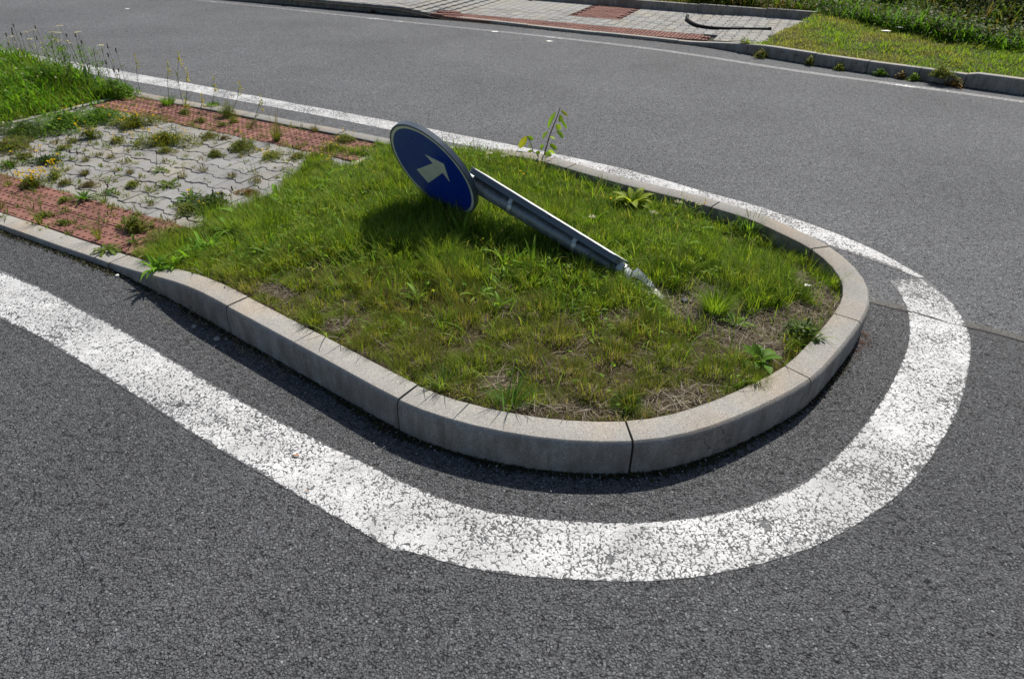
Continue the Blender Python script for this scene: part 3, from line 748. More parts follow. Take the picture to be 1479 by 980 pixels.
# ---- lush growth at the left end of the island
x, y = scatter(INB, 2600, -9.5, -3.2, 4.2, 9.2); u = x*U.x+y*U.y
kp = (u < UW+.10*sstep(3.0, 3.4, x*N.x+y*N.y)) & (rng.random(len(x)) < .35+.65*sstep(UW+.05, UW-.25, u)); x, y, u = x[kp], y[kp], u[kp]; k = len(x)
hh = .6+.5*sstep(UW+.1, UW-.4, u)
L = (.09+.11*rng.random(k))*hh*(.6+.7*vnoise(x, y, 5, 41))
lg = blades(np.stack([x, y, soil_h(x, y)-.01], 1), rng.random(k)*6.28, .1+.5*rng.random(k), L, (.009+.011*rng.random(k)), .4+1.3*rng.random(k), pal(k, [(.10, .25, .014), (.13, .29, .022), (.08, .20, .012), (.15, .26, .035)]), 3, prof=[.5, 1, .8, 0])
# fine grass between, and white clover heads on top
x2, y2 = scatter(INB, 2500, -9.5, -3.2, 4.2, 9.2); u2 = x2*U.x+y2*U.y; kp = u2 < UW+.06; x2, y2 = x2[kp], y2[kp]; k2 = len(x2)
lg2 = blades(np.stack([x2, y2, soil_h(x2, y2)-.01], 1), rng.random(k2)*6.28, .1+.4*rng.random(k2), .08+.16*rng.random(k2), .002+.002*rng.random(k2), .2+.8*rng.random(k2), pal(k2, BRIGHT+OLIVE), 3)
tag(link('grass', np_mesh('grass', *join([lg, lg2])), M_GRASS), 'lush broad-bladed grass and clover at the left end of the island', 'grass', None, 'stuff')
def ball_cluster(P, r, C, nb=7):
    """little heads of many tiny petals"""
    k = len(P); PP = np.repeat(P, nb, 0); kk = len(PP)
    rr = np.repeat(r, nb)
    return blades(PP+(rng.random((kk, 3))-.5)*rr[:, None]*.5, rng.random(kk)*6.28, rng.random(kk)*1.7, rr*1.0, rr*.9, rng.random(kk)*.4, np.repeat(C, nb, 0), 2, prof=[.7, 1, 0])
x, y = scatter(INB, 60, -9.5, -3.2, 4.2, 9.2); kp = (x*U.x+y*U.y < UW-.15); x, y = x[kp], y[kp]; k = len(x)
z = soil_h(x, y)+.17+.08*rng.random(k)
ch = ball_cluster(np.stack([x, y, z], 1), .009+.004*rng.random(k), pal(k, [(.62, .60, .52), (.55, .52, .42)]))
cs = blades(np.stack([x, y, soil_h(x, y)], 1), rng.random(k)*6.28, np.full(k, .02), z-soil_h(x, y), np.full(k, .002), np.full(k, .02), pal(k, [(.08, .13, .03)]), 2, prof=[1, 1, 0])
tag(link('clover_flowers', np_mesh('clover_flowers', *join([ch, cs])), M_PETAL), 'white clover heads dotted over the lush grass at left', 'flowers', None, 'stuff')

# ---- verge turf, bank weeds
vx0, vx1, vy0, vy1 = -8, 9.5, 5.5, 20
def vscatter(dens, dmin, dmax, x0=vx0, x1=vx1, y0=vy0, y1=vy1):
    x, y = scatter(vpoly, dens, x0, x1, y0, y1); kp = not_pave(x, y); x, y = x[kp], y[kp]
    xy = np.stack([x, y], 1); v = xy@np.array([0, 1]); vis = np.abs(x) < .80*y+1.2
    x, y = x[vis], y[vis]; d = bank_d(x, y); kp = (d > dmin) & (d < dmax); return x[kp], y[kp], d[kp]
x, y, d = vscatter(2600, -9, .25); k = len(x); z = verge_h(x, y)
dryv = vnoise(x, y, 1.7, 51)*.7+vnoise(x, y, 6, 52)*.5; dryv = sstep(.5, .85, dryv+.25*sstep(2.0, .2, np.abs(d+.7))-.15*(x-3))
L = (.035+.05*rng.random(k))*(.7+.7*vnoise(x, y, 4, 53))
C = pal(k, [(.18, .30, .024), (.15, .27, .02), (.22, .31, .03)])*(1-.65*dryv[:, None])+pal(k, [(.30, .25, .085), (.24, .21, .065)])*.65*dryv[:, None]
vg = blades(np.stack([x, y, z-.005], 1), rng.random(k)*6.28, .2+.6*rng.random(k), L, .005+.005*rng.random(k), .4+.9*rng.random(k), C, 2, prof=[1, .8, 0])
tag(link('grass', np_mesh('grass', *vg), M_GRASS), 'short sunlit grass of the verge beyond the far kerb', 'grass', None, 'stuff')
x, y, d = vscatter(620, .02, 5.0, -6, 12, 6, 22); k = len(x); z = verge_h(x, y)
fresh = sstep(.65, .3, np.abs(d-.4))*sstep(3.6, 4.8, x)
clp = vnoise(x, y, 2.2, 61); kp = rng.random(k) < .10+1.0*clp+fresh; x, y, d, z, fresh, clp = (q[kp] for q in (x, y, d, z, fresh, clp)); k = len(x)
nb = 3; R_ = lambda a: np.repeat(a, nb, 0)
P = np.stack([x, y, z-.02], 1); P = R_(P)+(rng.random((k*nb, 3))-.5)*np.array([.12, .12, .0]); kk = len(P); fr = R_(fresh)
L = (.10+.25*rng.random(kk))*(.35+1.3*R_(clp)); bn = R_(sstep(.48, .66, vnoise(x, y, 1.3, 63)))*(1-fr)

C = pal(kk, [(.055, .10, .014), (.075, .12, .02), (.10, .13, .03), (.13, .11, .045), (.12, .075, .04), (.04, .075, .012)], p=[.25, .25, .2, .12, .06, .12])
C = C*(1-fr[:, None])+pal(kk, [(.11, .25, .025), (.09, .21, .02)])*fr[:, None]
C = np.where((rng.random(kk) < .75*bn)[:, None], pal(kk, [(.16, .11, .05), (.11, .07, .04), (.19, .15, .07), (.07, .06, .03)]), C)
wv_ = blades(P, rng.random(kk)*6.28, .1+.6*rng.random(kk), L, .010+.014*rng.random(kk)*(1-.7*fr), .3+1.2*rng.random(kk), C, 3, prof=[.3, 1, .8, 0])
lk = rng.random(kk) < (.15+.85*R_(clp))*(1-.6*bn); P = P[lk]; kk = len(P)
P2 = R_(P)+rng.normal(size=(kk*nb, 3))*np.array([.06, .06, .07])+np.array([0, 0, .12]); k2 = len(P2)
lv = blades(P2, rng.random(k2)*6.28, .5+1.2*rng.random(k2), .03+.035*rng.random(k2), .018+.018*rng.random(k2), .3*rng.random(k2), pal(k2, [(.045, .085, .012), (.06, .11, .016), (.085, .13, .024), (.11, .10, .035)]), 2, prof=[.4, 1, 0])
tag(link('weeds', np_mesh('weeds', *join([wv_, lv])), M_LEAF), 'tangled tall weeds growing on the bank beyond the verge', 'weeds', None, 'stuff')
# grey stones showing between the weeds of the bank
def rock_mesh(name, r, mat, sub=2, squash=.7, seed=0):
    bm = bmesh.new(); bmesh.ops.create_icosphere(bm, subdivisions=sub, radius=r); rr = random.Random(seed)
    ax = [Vector((rr.gauss(0, 1), rr.gauss(0, 1), rr.gauss(0, 1))).normalized() for _ in range(7)]
    for v in bm.verts:
        q = v.co.normalized(); f = min(1, min((.80+.25*rr_)/max(.2, q.dot(a)) for a, rr_ in zip(ax, (.1, .5, .3, .8, .2, .6, .4))))
        v.co = v.co*f; v.co.z *= squash; v.co.x *= 1.15
    me = bpy.data.meshes.new(name); bm.to_mesh(me); bm.free(); me.materials.append(mat); return me
ROCKS = [rock_mesh('stone', .09, M_STONE, 2, .7, s) for s in range(4)]
x, y, d = vscatter(2.2, .2, 2.6, 2, 10, 7, 15)
for i in range(min(14, len(x))):
    o = link('stone', ROCKS[i % 4], None, None, (x[i], y[i], float(verge_h(x[i:i+1], y[i:i+1])[0])+.05)); s = .5+random.random()*.9
    o.scale = (s, s, s); o.rotation_euler = (random.random(), random.random(), random.random()*6)
    tag(o, 'pale grey stone lying half hidden among the bank weeds', 'stone', 'stones among the weeds of the bank')

# ================================================================== THE FALLEN SIGN
base = Vector((.619, 2.806, .122)); n_s = Vector((-.607, -.666, -.433)).normalized(); p_s = Vector((-.791, .558, .251)); p_s = (p_s-n_s*p_s.dot(n_s)).normalized()
sx_s = p_s.cross(n_s).normalized()                       # across the disc, seen from its front: right when pole-top is up -> checked below
sign = empty('traffic_sign', base, 'knocked-over blue round arrow sign on a bent grey pole lying in the grass', 'road sign')
def local(p): return Vector(p)-base
def tube(name, pts, rad, mat, parent, seg=20, cap=True, squash=None):
    pts = [Vector(p) for p in pts]; V = []; F = []; up0 = Vector((0, 0, 1))
    for i, p in enumerate(pts):
        t = (pts[min(i+1, len(pts)-1)]-pts[max(i-1, 0)]).normalized(); a = t.cross(up0).normalized(); b = a.cross(t)
        r = rad[i] if hasattr(rad, '__len__') else rad; q = squash[i] if squash else 1
        V += [p+a*math.cos(k*2*math.pi/seg)*r*(2-q)**.6+b*math.sin(k*2*math.pi/seg)*r*q for k in range(seg)]
    for i in range(len(pts)-1):
        F += [(i*seg+k, i*seg+(k+1) % seg, (i+1)*seg+(k+1) % seg, (i+1)*seg+k) for k in range(seg)]
    if cap: F += [list(range(seg))[::-1], [(len(pts)-1)*seg+k for k in range(seg)]]
    me = mesh(name, V, F, True); me.set_sharp_from_angle(angle=R(40)); return link(name, me, mat, parent)
PR = .039
ts = [.16, .3, .6, .9, 1.2, 1.5]
pole = tube('pole', [local(base+p_s*t) for t in ts], PR, M_ZINC, sign, 24)
# bent, flattened foot with a torn flange
foot = tube('pole_foot', [local(base+p_s*t+Vector(o)) for t, o in ((.17, (0, 0, 0)), (.12, (0, 0, -.004)), (.07, (.002, 0, -.012)), (.02, (.006, -.004, -.022)), (-.05, (.012, -.01, -.03)))], [.0385, .040, .044, .048, .046], M_ZINC, sign, 18, True, [1, .9, .62, .42, .3])
def poly_solid(name, pts, nrm, th, mat, parent):
    """flat outline given a real thickness along nrm"""
    nrm = Vector(nrm).normalized(); k = len(pts)
    V = [Vector(p) for p in pts]+[Vector(p)+nrm*th for p in pts]
    F = [list(range(k))[::-1], [k+i for i in range(k)]]+[(i, (i+1) % k, k+(i+1) % k, k+i) for i in range(k)]
    me = mesh(name, V, F); bm = bmesh.new(); bm.from_mesh(me); bmesh.ops.recalc_face_normals(bm, faces=bm.faces); bm.to_mesh(me); bm.free()
    return link(name, me, mat, parent)
s2 = p_s.cross(Vector((0, 0, 1))).normalized()           # sideways from the pole, level
u2 = s2.cross(p_s).normalized()                          # up from the pole
if u2.z < 0: u2 = -u2
q0 = local(base)
poly_solid('torn_flange', [q0+p_s*.09+u2*.035-s2*.02, q0+p_s*.085+u2*.048+s2*.02, q0+p_s*.0+u2*.02+s2*.03, q0-p_s*.035+u2*.008+s2*.012, q0+p_s*.01+u2*.012-s2*.012], u2, .003, M_ZINC, sign)
poly_solid('base_lug', [q0-p_s*.03-s2*.02+u2*.0, q0-p_s*.03+s2*.022+u2*.002, q0-p_s*.095+s2*.018-u2*.012, q0-p_s*.10-s2*.012-u2*.014], u2, .004, M_STEEL, sign)
# round blue plate: rim tray, white border, blue field, white arrow
DC = base+p_s*1.275+n_s*.066; DR = .287
def ring_solid(name, prof, mat, parent, seg=72):
    """turned about the disc's axis: prof = (radius, height along the normal)"""
    V = []; k = len(prof)
    for a in range(seg):
        d = sx_s*math.cos(a*2*math.pi/seg)+p_s*math.sin(a*2*math.pi/seg)
        V += [local(DC)+d*r+n_s*h for r, h in prof]
    F = [(a*k+j, a*k+j+1, ((a+1) % seg)*k+j+1, ((a+1) % seg)*k+j) for a in range(seg) for j in range(k-1)]
    me = mesh(name, V, F, True); bm = bmesh.new(); bm.from_mesh(me); bmesh.ops.recalc_face_normals(bm, faces=bm.faces); bm.to_mesh(me); bm.free()
    me.set_sharp_from_angle(angle=R(35)); return link(name, me, mat, parent)
disc = ring_solid('sign_disc', [(0.001, -.004), (DR-.002, -.004), (DR-.001, -.024), (DR+.003, -.026), (DR+.004, 0), (DR+.001, .0035), (DR-.004, .0035), (DR-.006, 0), (.001, 0)], M_RIM, sign)
ring_solid('border', [(DR-.021, -.001), (DR-.021, .0016), (DR-.0065, .0016), (DR-.0065, -.001)], M_WHITE, disc)
ring_solid('blue_field', [(.0005, .0022), (DR-.022, .0022), (DR-.022, -.001)], M_BLUE, disc)
def on_disc(px, py):
    d = ray(px, py); o = Vector((0, 0, CH)); t = ((DC-o).dot(n_s))/d.dot(n_s); return o+d*t
arrow_px = [(602.3, 244.2), (626.0, 235.2), (614.2, 222.4), (641.5, 236.2), (650.2, 262.3), (640.0, 249.0), (619.5, 263.6)]
E4 = [on_disc(*q) for q in arrow_px]
poly_solid('arrow', [local(q)+n_s*.0025 for q in E4], n_s, .0012, M_WHITE, disc)
for a in range(3):
    d = sx_s*math.cos(a*2.1+.4)+p_s*math.sin(a*2.1+.4)
# long plate clamped on the upper side of the pole, seen on its edge
mid = base+p_s*.62; view = (mid-Vector((0, 0, CH))).normalized()
n2 = p_s.cross(view).normalized()
if n2.z < 0: n2 = -n2
w2 = n2.cross(p_s).normalized()                          # across the plate (towards / away from the camera)
pa, pb = base+p_s*.155+n2*.022, base+p_s*1.055+n2*.036
pd_ = (pb-pa).normalized(); n2p = w2.cross(pd_).normalized(); n2p = n2p if n2p.dot(n2) > 0 else -n2p
if w2.dot(view) > 0: w2 = -w2                            # now towards the camera
w2 = (w2-n2*.03).normalized(); n2p = w2.cross(pd_).normalized(); n2p = n2p if n2p.dot(n2) > 0 else -n2p
def rounded(L, Wd, r, k=4):
    o = []
    for cx, cy, a0 in ((L-r, Wd-r, 0), (r, Wd-r, 90), (r, r, 180), (L-r, r, 270)):
        o += [(cx+r*math.cos(R(a0+90*i/k)), cy+r*math.sin(R(a0+90*i/k))) for i in range(k+1)]
    return o
PL, PW = (pb-pa).length, .22
out = rounded(PL, PW, .035); O = local(pa)-w2*PW/2
def plate_pts(inset, h): 
    return [O+pd_*(min(max(a, inset), PL-inset))+w2*min(max(b, inset), PW-inset)+n2p*h for a, b in out]
V = plate_pts(0, 0)+plate_pts(0, .030)+plate_pts(.004, .033)+plate_pts(.007, .0315)+plate_pts(.006, 0)+plate_pts(.006, .027); k = len(out)
F = []
for i in range(k):
    j = (i+1) % k
    F += [(i, j, k+j, k+i), (k+i, k+j, 2*k+j, 2*k+i), (2*k+i, 2*k+j, 3*k+j, 3*k+i), (j, i, 4*k+i, 4*k+j), (4*k+j, 4*k+i, 5*k+i, 5*k+j)]
F += [[3*k+i for i in range(k)], [5*k+i for i in range(k)][::-1]]
me = mesh('sign_plate', V, F); bm = bmesh.new(); bm.from_mesh(me); bmesh.ops.recalc_face_normals(bm, faces=bm.faces); bm.to_mesh(me); bm.free()
plate = link('sign_plate', me, M_RIM, sign); plate['label'] = 'long plate seen edge-on along the top of the pole'
poly_solid('plate_face', [O+pd_*min(max(a, .0075), PL-.0075)+w2*min(max(b, .0075), PW-.0075)+n2p*.0318 for a, b in out], n2p, .0012, M_PLATEFACE, plate)
# clamps: steel bands with bolts
def clamp(t, wd=.022):
    prof = [(PR+.0005, -wd/2), (PR+.004, -wd/2), (PR+.004, wd/2), (PR+.0005, wd/2)]; seg = 24; V = []
    for a in range(seg):
        d = s2*math.cos(a*2*math.pi/seg)+u2*math.sin(a*2*math.pi/seg); V += [local(base+p_s*t)+d*r+p_s*h for r, h in prof]
    F = [(a*4+j, a*4+(j+1) % 4, ((a+1) % seg)*4+(j+1) % 4, ((a+1) % seg)*4+j) for a in range(seg) for j in range(4)]
    me = mesh('clamp', V, F, True); bm = bmesh.new(); bm.from_mesh(me); bmesh.ops.recalc_face_normals(bm, faces=bm.faces); bm.to_mesh(me); bm.free(); me.set_sharp_from_angle(angle=R(35))
    c = link('clamp', me, M_STEEL, sign)
    for sgn in (1, -1):
        cen = local(base+p_s*t)+w2*sgn*(PR+.012)+n2*.008
        vs = [cen+w2*a+n2*b+p_s*d for a in (-.012, .012) for b in (-.004, .030) for d in (-wd/2, wd/2)]
        lug = mesh('bolt_lug', vs, [(0, 1, 3, 2), (4, 6, 7, 5), (0, 4, 5, 1), (2, 3, 7, 6), (0, 2, 6, 4), (1, 5, 7, 3)]); link('bolt_lug', lug, M_STEEL, c)
        tube('bolt', [cen+n2*.026, cen+n2*.040], .006, M_STEEL, c, 6)
    return c
clamp(.79); clamp(.40); clamp(.145, .03)
bolt = tube('rivet', [local(base+p_s*.55)+n2*.052+w2*(PW/2+.0005), local(base+p_s*.55)+n2*.052+w2*(PW/2+.004)], .005, M_DARKSTONE, plate, 8)

# ================================================================== HOSE
hp = [(993.3, 22.7, .075), (992.0, 26.5, .06), (997.3, 32.0, .055), (1008.7, 37.3, .055), (1028, 40.6, .055), (1057, 42.0, .055), (1085, 42.3, .055), (1113, 42.5, .058)]
HP = np.array([at(a, b, z) for a, b, z in hp])
from_sp = smooth_path([h for h in HP], .05) if HP.shape[1] == 3 else HP
hb = Vector((float(HP[:, 0].mean()), float(HP[:, 1].mean()), .04))
h_ = empty('rubber_hose', hb, 'curved black hose lying on the grey blocks of the far footway', 'hose')
tube('hose_body', [Vector(p)-hb for p in from_sp], .023, M_RUBBER, h_, 12, True)
e1, e2 = Vector(from_sp[-1])-hb, Vector(from_sp[-2])-hb
tube('hose_end', [e1-(e1-e2).normalized()*.03, e1+(e1-e2).normalized()*.004], .030, M_RUBBER, h_, 12, True)

# ================================================================== PLANTS
def leaf_mesh(name, L, W, bend, fold, col, seg=6, shape='lance', lobes=0, seed=0, mat=None):
    rr = random.Random(seed); V = []; F = []; C = []
    a = .0; px, pz = 0.0, 0.0
    for i in range(seg+1):
        s = i/seg
        if shape == 'lance': w = (math.sin(math.pi*min(1, s*.93+.07))**.9)*(1-.25*s)
        elif shape == 'oval': w = math.sin(math.pi*(s*.97+.02))**.65
        else: w = .25+.75*math.sin(math.pi*s**.8)**.7
        if i == seg: w = .02
        if lobes and 0 < i < seg: w *= (1 if i % 2 else .45)
        w *= 1+(rr.random()-.5)*.12
        V += [(px, -W/2*w, pz+fold*W/2*w), (px, 0, pz), (px, W/2*w, pz+fold*W/2*w)]
        g = .85+.3*s; C += [[c*g for c in col], [min(1, c*1.25) for c in col], [c*g for c in col]]
        th = bend*s; px += L/seg*math.cos(th); pz -= L/seg*math.sin(th)
    for i in range(seg):
        for j in range(2): F.append((i*3+j, (i+1)*3+j, (i+1)*3+j+1, i*3+j+1))
    me = mesh(name, V, F, True); a_ = me.color_attributes.new('col', 'FLOAT_COLOR', 'POINT')
    a_.data.foreach_set('color', np.array([[*c, 1] for c in C], np.float32).ravel())
    me.materials.append(mat or M_LEAF); return me
_leafcache = {}
def leaf_variants(key, L, W, col, shape, lobes, k=3, name='leaf'):
    kk = (key, round(L, 3))
    if kk not in _leafcache:
        _leafcache[kk] = [leaf_mesh(name, L*(.85+.3*i/(k-1)), W, .45+.5*i, .35, [c*(.9+.2*((i*7) % 3)/2) for c in col], 6, shape, lobes, i) for i in range(k)]
    return _leafcache[kk]
def rosette(p, n, L, W, elev, col, label, cat='weed', group=None, shape='lance', lobes=0, name='rosette_weed', key=None, spread=1.0):
    o = empty(name, p, label, cat, group, random.random()*6)
    lv = leaf_variants(key or name, L, W, col, shape, lobes)
    for i in range(n):
        q = bpy.data.objects.new('leaf', lv[i % 3]); COL.objects.link(q); q.parent = o
        e = elev*(.55+.8*random.random()); sc = .7+.45*random.random()
        q.rotation_euler = ((random.random()-.5)*.5, -e, i*2.4+random.random()*.5); q.scale = (sc, sc, sc)
        q.location = (math.cos(i*2.4)*.006*spread, math.sin(i*2.4)*.006*spread, .004)
    return o
def np_obj(name, parts, mat, parent=None, loc=(0, 0, 0)):
    o = link(name, np_mesh(name, *join(parts)), mat, parent, loc)
    if parent is not None: o['kind'] = 'stuff'          # florets and leaflets too small to pick apart
    return o
def stems_geo(k, r, h, cols, wid=.0022, leanmax=.7, headcol=None):
    a = rng.random(k)*6.28; rr = r*np.sqrt(rng.random(k))*.45
    P = np.stack([np.cos(a)*rr, np.sin(a)*rr, np.full(k, -.005)], 1)
    return blades(P, a+(rng.random(k)-.5)*1.2, .05+leanmax*rng.random(k), h*(.5+.5*rng.random(k)), np.full(k, wid), .2+.9*rng.random(k), pal(k, cols), 3)
def grass_tuft(p, k, h, r, cols, label, cat='grass tuft', group=None, wid=.0025, lean=.8, seeds=0, name='grass_tuft'):
    parts = [stems_geo(k, r, h, cols, wid, lean)]
    if seeds:
        a = rng.random(seeds)*6.28; hh = h*(1.1+.8*rng.random(seeds)); P = np.stack([np.cos(a)*r*.2, np.sin(a)*r*.2, np.zeros(seeds)], 1)
        parts.append(blades(P, a, .05+.2*rng.random(seeds), hh, np.full(seeds, .0018), .1+.2*rng.random(seeds), pal(seeds, [(.19, .16, .07), (.16, .17, .05)]), 3, prof=[1, .9, 1.6, 0]))
    o = np_obj(name, parts, M_GRASS, None, p); return tag(o, label, cat, group)
def sprawl(p, r, h, k, cols, label, cat='weed', group=None, leafL=.014, flowers=0, fcol=(.72, .52, .02), name='spreading_weed', reds=0, stretch=(1, 1)):
    k = int(k*1.6); h = h*.8
    a = rng.random(k)*6.28; ph = rng.random(3)*6.28; rag = .72+.30*np.sin(2*a+ph[0])+.22*np.sin(3*a+ph[1])+.16*np.sin(7*a+ph[2])
    rr = r*rng.random(k)**.62
    X = np.cos(a)*rr*rag*stretch[0]; Y = np.sin(a)*rr*rag*stretch[1]; Z = h*(1-(rr/r)**2)*(.25+.75*rng.random(k))
    P = np.stack([X, Y, Z], 1); cc = pal(k, cols)
    if reds: cc = np.where((rng.random(k) < reds)[:, None], pal(k, [(.22, .10, .045), (.18, .12, .05)]), cc)
    parts = [blades(P, rng.random(k)*6.28, .6+1.0*rng.random(k), leafL*(.7+.7*rng.random(k)), leafL*(.35+.3*rng.random(k)), .5*rng.random(k), cc, 2, prof=[.4, 1, 0])]
    ks = max(6, k//7); a = rng.random(ks)*6.28; q = r*np.sqrt(rng.random(ks))
    parts.append(blades(np.zeros((ks, 3)), a, np.arctan2(q, h*.8+.01)*np.minimum(1, .9), np.hypot(q, h*.8), np.full(ks, .002), np.full(ks, .35), pal(ks, cols), 3))
    kg = k//5; parts.append(stems_geo(kg, r, h*1.2+.02, cols, .0022, 1.0))
    o = np_obj(name, parts, M_LEAF, None, p); tag(o, label, cat, group)
    if flowers:
        a = rng.random(flowers)*6.28; q = r*.9*np.sqrt(rng.random(flowers))
        P = np.stack([np.cos(a)*q*stretch[0], np.sin(a)*q*stretch[1], h*(.6+.7*rng.random(flowers))+.01], 1)
        np_obj('flowers', [ball_cluster(P, .006+.004*rng.random(flowers), pal(flowers, [fcol]), 6)], M_PETAL, o)
    return o
STEM_MATS = {}
def stem_mat(c):
    if c not in STEM_MATS: STEM_MATS[c] = plain('stem', c, .7)
    return STEM_MATS[c]
def flower_stem(p, tip, label, kind, group=None, leaves=0, r=.0022, scol=(.09, .11, .035), cat='wild flower', name='flower_stalk', size=1.0):
    p = Vector(p); d = Vector(tip)-p; o = empty(name, p, label, cat, group)
    side = Vector((rng.normal(), rng.normal(), 0))*.03*d.length
    cen = [d*t+side*math.sin(t*math.pi) for t in np.linspace(0, 1, 6)]
    tube('stem', cen, [r*(1-.45*t) for t in np.linspace(0, 1, 6)], stem_mat(scol), o, 5)
    if leaves:
        t = rng.random(leaves)*.85+.05; P = np.array([d*a+side*math.sin(a*math.pi) for a in t]); kk = leaves
        np_obj('leaves', [blades(P, rng.random(kk)*6.28, .7+.6*rng.random(kk), (.03+.05*rng.random(kk))*size, (.006+.008*rng.random(kk))*size, .3+.6*rng.random(kk), pal(kk, [(.07, .12, .02), (.10, .15, .03)]), 3, prof=[.3, 1, .8, 0])], M_LEAF, o)
    e = np.array(d)
    if kind == 'umbel':                      # flat white head of many florets
        k = 26; a = rng.random(k)*6.28; q = .026*size*np.sqrt(rng.random(k)); P = np.stack([e[0]+np.cos(a)*q, e[1]+np.sin(a)*q, e[2]+.004-.15*q+.003*rng.random(k)], 1)
        np_obj('flower_head', [ball_cluster(P, np.full(k, .0055*size), pal(k, [(.66, .64, .58), (.58, .55, .48)]), 5)], M_PETAL, o)
    elif kind == 'spike':                    # brown plantain head
        k = 34; s = rng.random(k); P = e[None, :]+np.stack([rng.normal(size=k)*.002, rng.normal(size=k)*.002, (s-.6)*.034*size], 1)
        np_obj('flower_head', [ball_cluster(P, np.full(k, .0065*size), pal(k, [(.09, .055, .03), (.15, .10, .055), (.22, .17, .10)]), 4)], M_DRY, o)
    elif kind == 'raceme':                   # loose yellow spike
        k = 22; s = rng.random(k); P = e[None, :]+np.stack([rng.normal(size=k)*.010*(1-s*.6), rng.normal(size=k)*.010*(1-s*.6), (s-.7)*.12*size], 1)
        np_obj('flower_head', [ball_cluster(P, np.full(k, .0085*size), pal(k, [(.62, .52, .03), (.55, .50, .06), (.40, .42, .05)]), 5)], M_PETAL, o)
    elif kind == 'disc':                     # dandelion-like head
        k = 40; a = rng.random(k)*6.28; P = np.repeat(e[None, :], k, 0)
        np_obj('flower_head', [blades(P, a, 1.0+.55*rng.random(k), np.full(k, .013*size), np.full(k, .0045), np.zeros(k), pal(k, [(.75, .48, .015), (.72, .55, .02)]), 2, prof=[.6, 1, 0])], M_PETAL, o)
    return o

ORD = 'first second third fourth fifth sixth seventh eighth ninth tenth eleventh twelfth thirteenth fourteenth fifteenth sixteenth seventeenth eighteenth nineteenth twentieth'.split()
def zone(p):
    n_ = un(p)[1]; return 'near red strip' if n_ < 2.35 else 'far red strip' if n_ > 3.66 else 'grey blocks'
_ranked = []
def ranked(o, px, text, key):
    _ranked.append((key, px, o, text)); return o
def rank_labels():
    for key in {r[0] for r in _ranked}:
        L_ = sorted((r for r in _ranked if r[0] == key), key=lambda r: r[1])
        for i, (_, _, o, text) in enumerate(L_): o['label'] = text % (ORD[i]+' from the left')
G1 = [(.11, .22, .02), (.14, .25, .03), (.09, .18, .018)]
G2 = [(.15, .19, .03), (.125, .17, .026), (.18, .20, .045)]
G3 = [(.16, .14, .06), (.13, .12, .045), (.20, .17, .09), (.10, .11, .03)]
GY = [(.18, .22, .032), (.22, .23, .035), (.14, .18, .028)]
Z0 = .032
# ---- weeds in the joints of the island's paving (spots measured in the photograph)
jx, jy, jp = [], [], []
for r in range(11):
    for c in range(60):
        if rng.random() < .68:
            uu = UW+.1+rng.random()*(UE-UW-.15); nn_ = 2.345+r*.139+rng.normal()*.012; dens = .35+.65*vnoise(uu, nn_, 1.6, 77)+.5*float(sstep(-3.7, -3.2, uu))
            if rng.random() < dens: q = fromun(uu, nn_); jx.append(q.x); jy.append(q.y)
for n0 in (1.96, 2.06, 2.16, 2.25, 2.34, 3.69, 3.78, 3.87, 3.97, 4.06):
    for c in range(30):
        q = fromun(UW+.1+rng.random()*(UE-UW-.15), n0+rng.normal()*.006); jx.append(q.x); jy.append(q.y)
jx = np.array(jx); jy = np.array(jy); nb = 14; k = len(jx)*nb; sz = np.repeat(.55+1.3*rng.random(len(jx))**2.5, nb)
P = np.stack([np.repeat(jx, nb)+rng.normal(size=k)*.012*sz, np.repeat(jy, nb)+rng.normal(size=k)*.012*sz, np.full(k, .027)], 1)
jg = blades(P, rng.random(k)*6.28, .2+1.0*rng.random(k), (.015+.03*rng.random(k))*sz, .003+.004*rng.random(k), .3+.8*rng.random(k), np.repeat(pal(len(jx), [(.14, .20, .03), (.17, .19, .04), (.11, .17, .025), (.20, .17, .07)]), nb, 0)*(.8+.4*rng.random((k, 1))), 2, prof=[.7, 1, 0])
tag(link('joint_seedlings', np_mesh('joint_seedlings', *jg), M_GRASS), 'tiny grass and seedlings sprouting along the joints of the island paving', 'weeds', None, 'stuff')
tg = 'small grass tufts in the paving joints'
for px, py, k, h, r, cols, sd_ in ((123, 251, 150, .055, .05, G3, 0), (161, 227, 120, .045, .045, G3, 0), (188, 250, 110, .05, .045, G3, 5), (265, 255, 70, .06, .05, G3, 6), (295, 247, 90, .05, .04, G3, 6), (335, 256, 130, .06, .045, G3, 0),
        (219, 296, 60, .045, .03, G3, 0), (455, 189, 160, .07, .05, G3, 0), (431, 214, 110, .05, .04, G3, 3), (124, 231, 90, .05, .05, G3, 5), (144, 224, 70, .04, .05, G3, 0), (99, 262, 60, .05, .06, G3, 4), (372, 262, 80, .08, .05, G3, 6),
        (268, 228, 50, .05, .04, G2, 2), (362, 183, 40, .06, .04, G3, 4), (384, 201, 30, .06, .04, G3, 5), (350, 226, 80, .06, .05, G3, 3), (79, 205, 90, .04, .07, G3, 0), (12, 268, 60, .08, .04, G2, 3), (2, 300, 60, .07, .04, G3, 2)):
    o = grass_tuft(at(px, py, Z0), k, h, r, cols, 'x', 'grass tuft', tg, seeds=sd_)
    ranked(o, px, 'small bristly grass tuft in the '+zone(o.location)+', %s', 'tuft '+zone(o.location))
grass_tuft(at(400, 203, Z0), 170, .15, .05, G2, 'tall upright olive grass tuft between the far red strip and the grey blocks', seeds=14, lean=.25)
grass_tuft(at(243, 151, Z0), 220, .11, .09, G1, 'bright green grass tuft on the kerb edge at the start of the far red strip', wid=.004, lean=.6)
grass_tuft(at(308, 152, Z0), 260, .05, .11, G1, 'flat green tuft lying over the kerb edge beside the far red strip', wid=.003, lean=1.1)
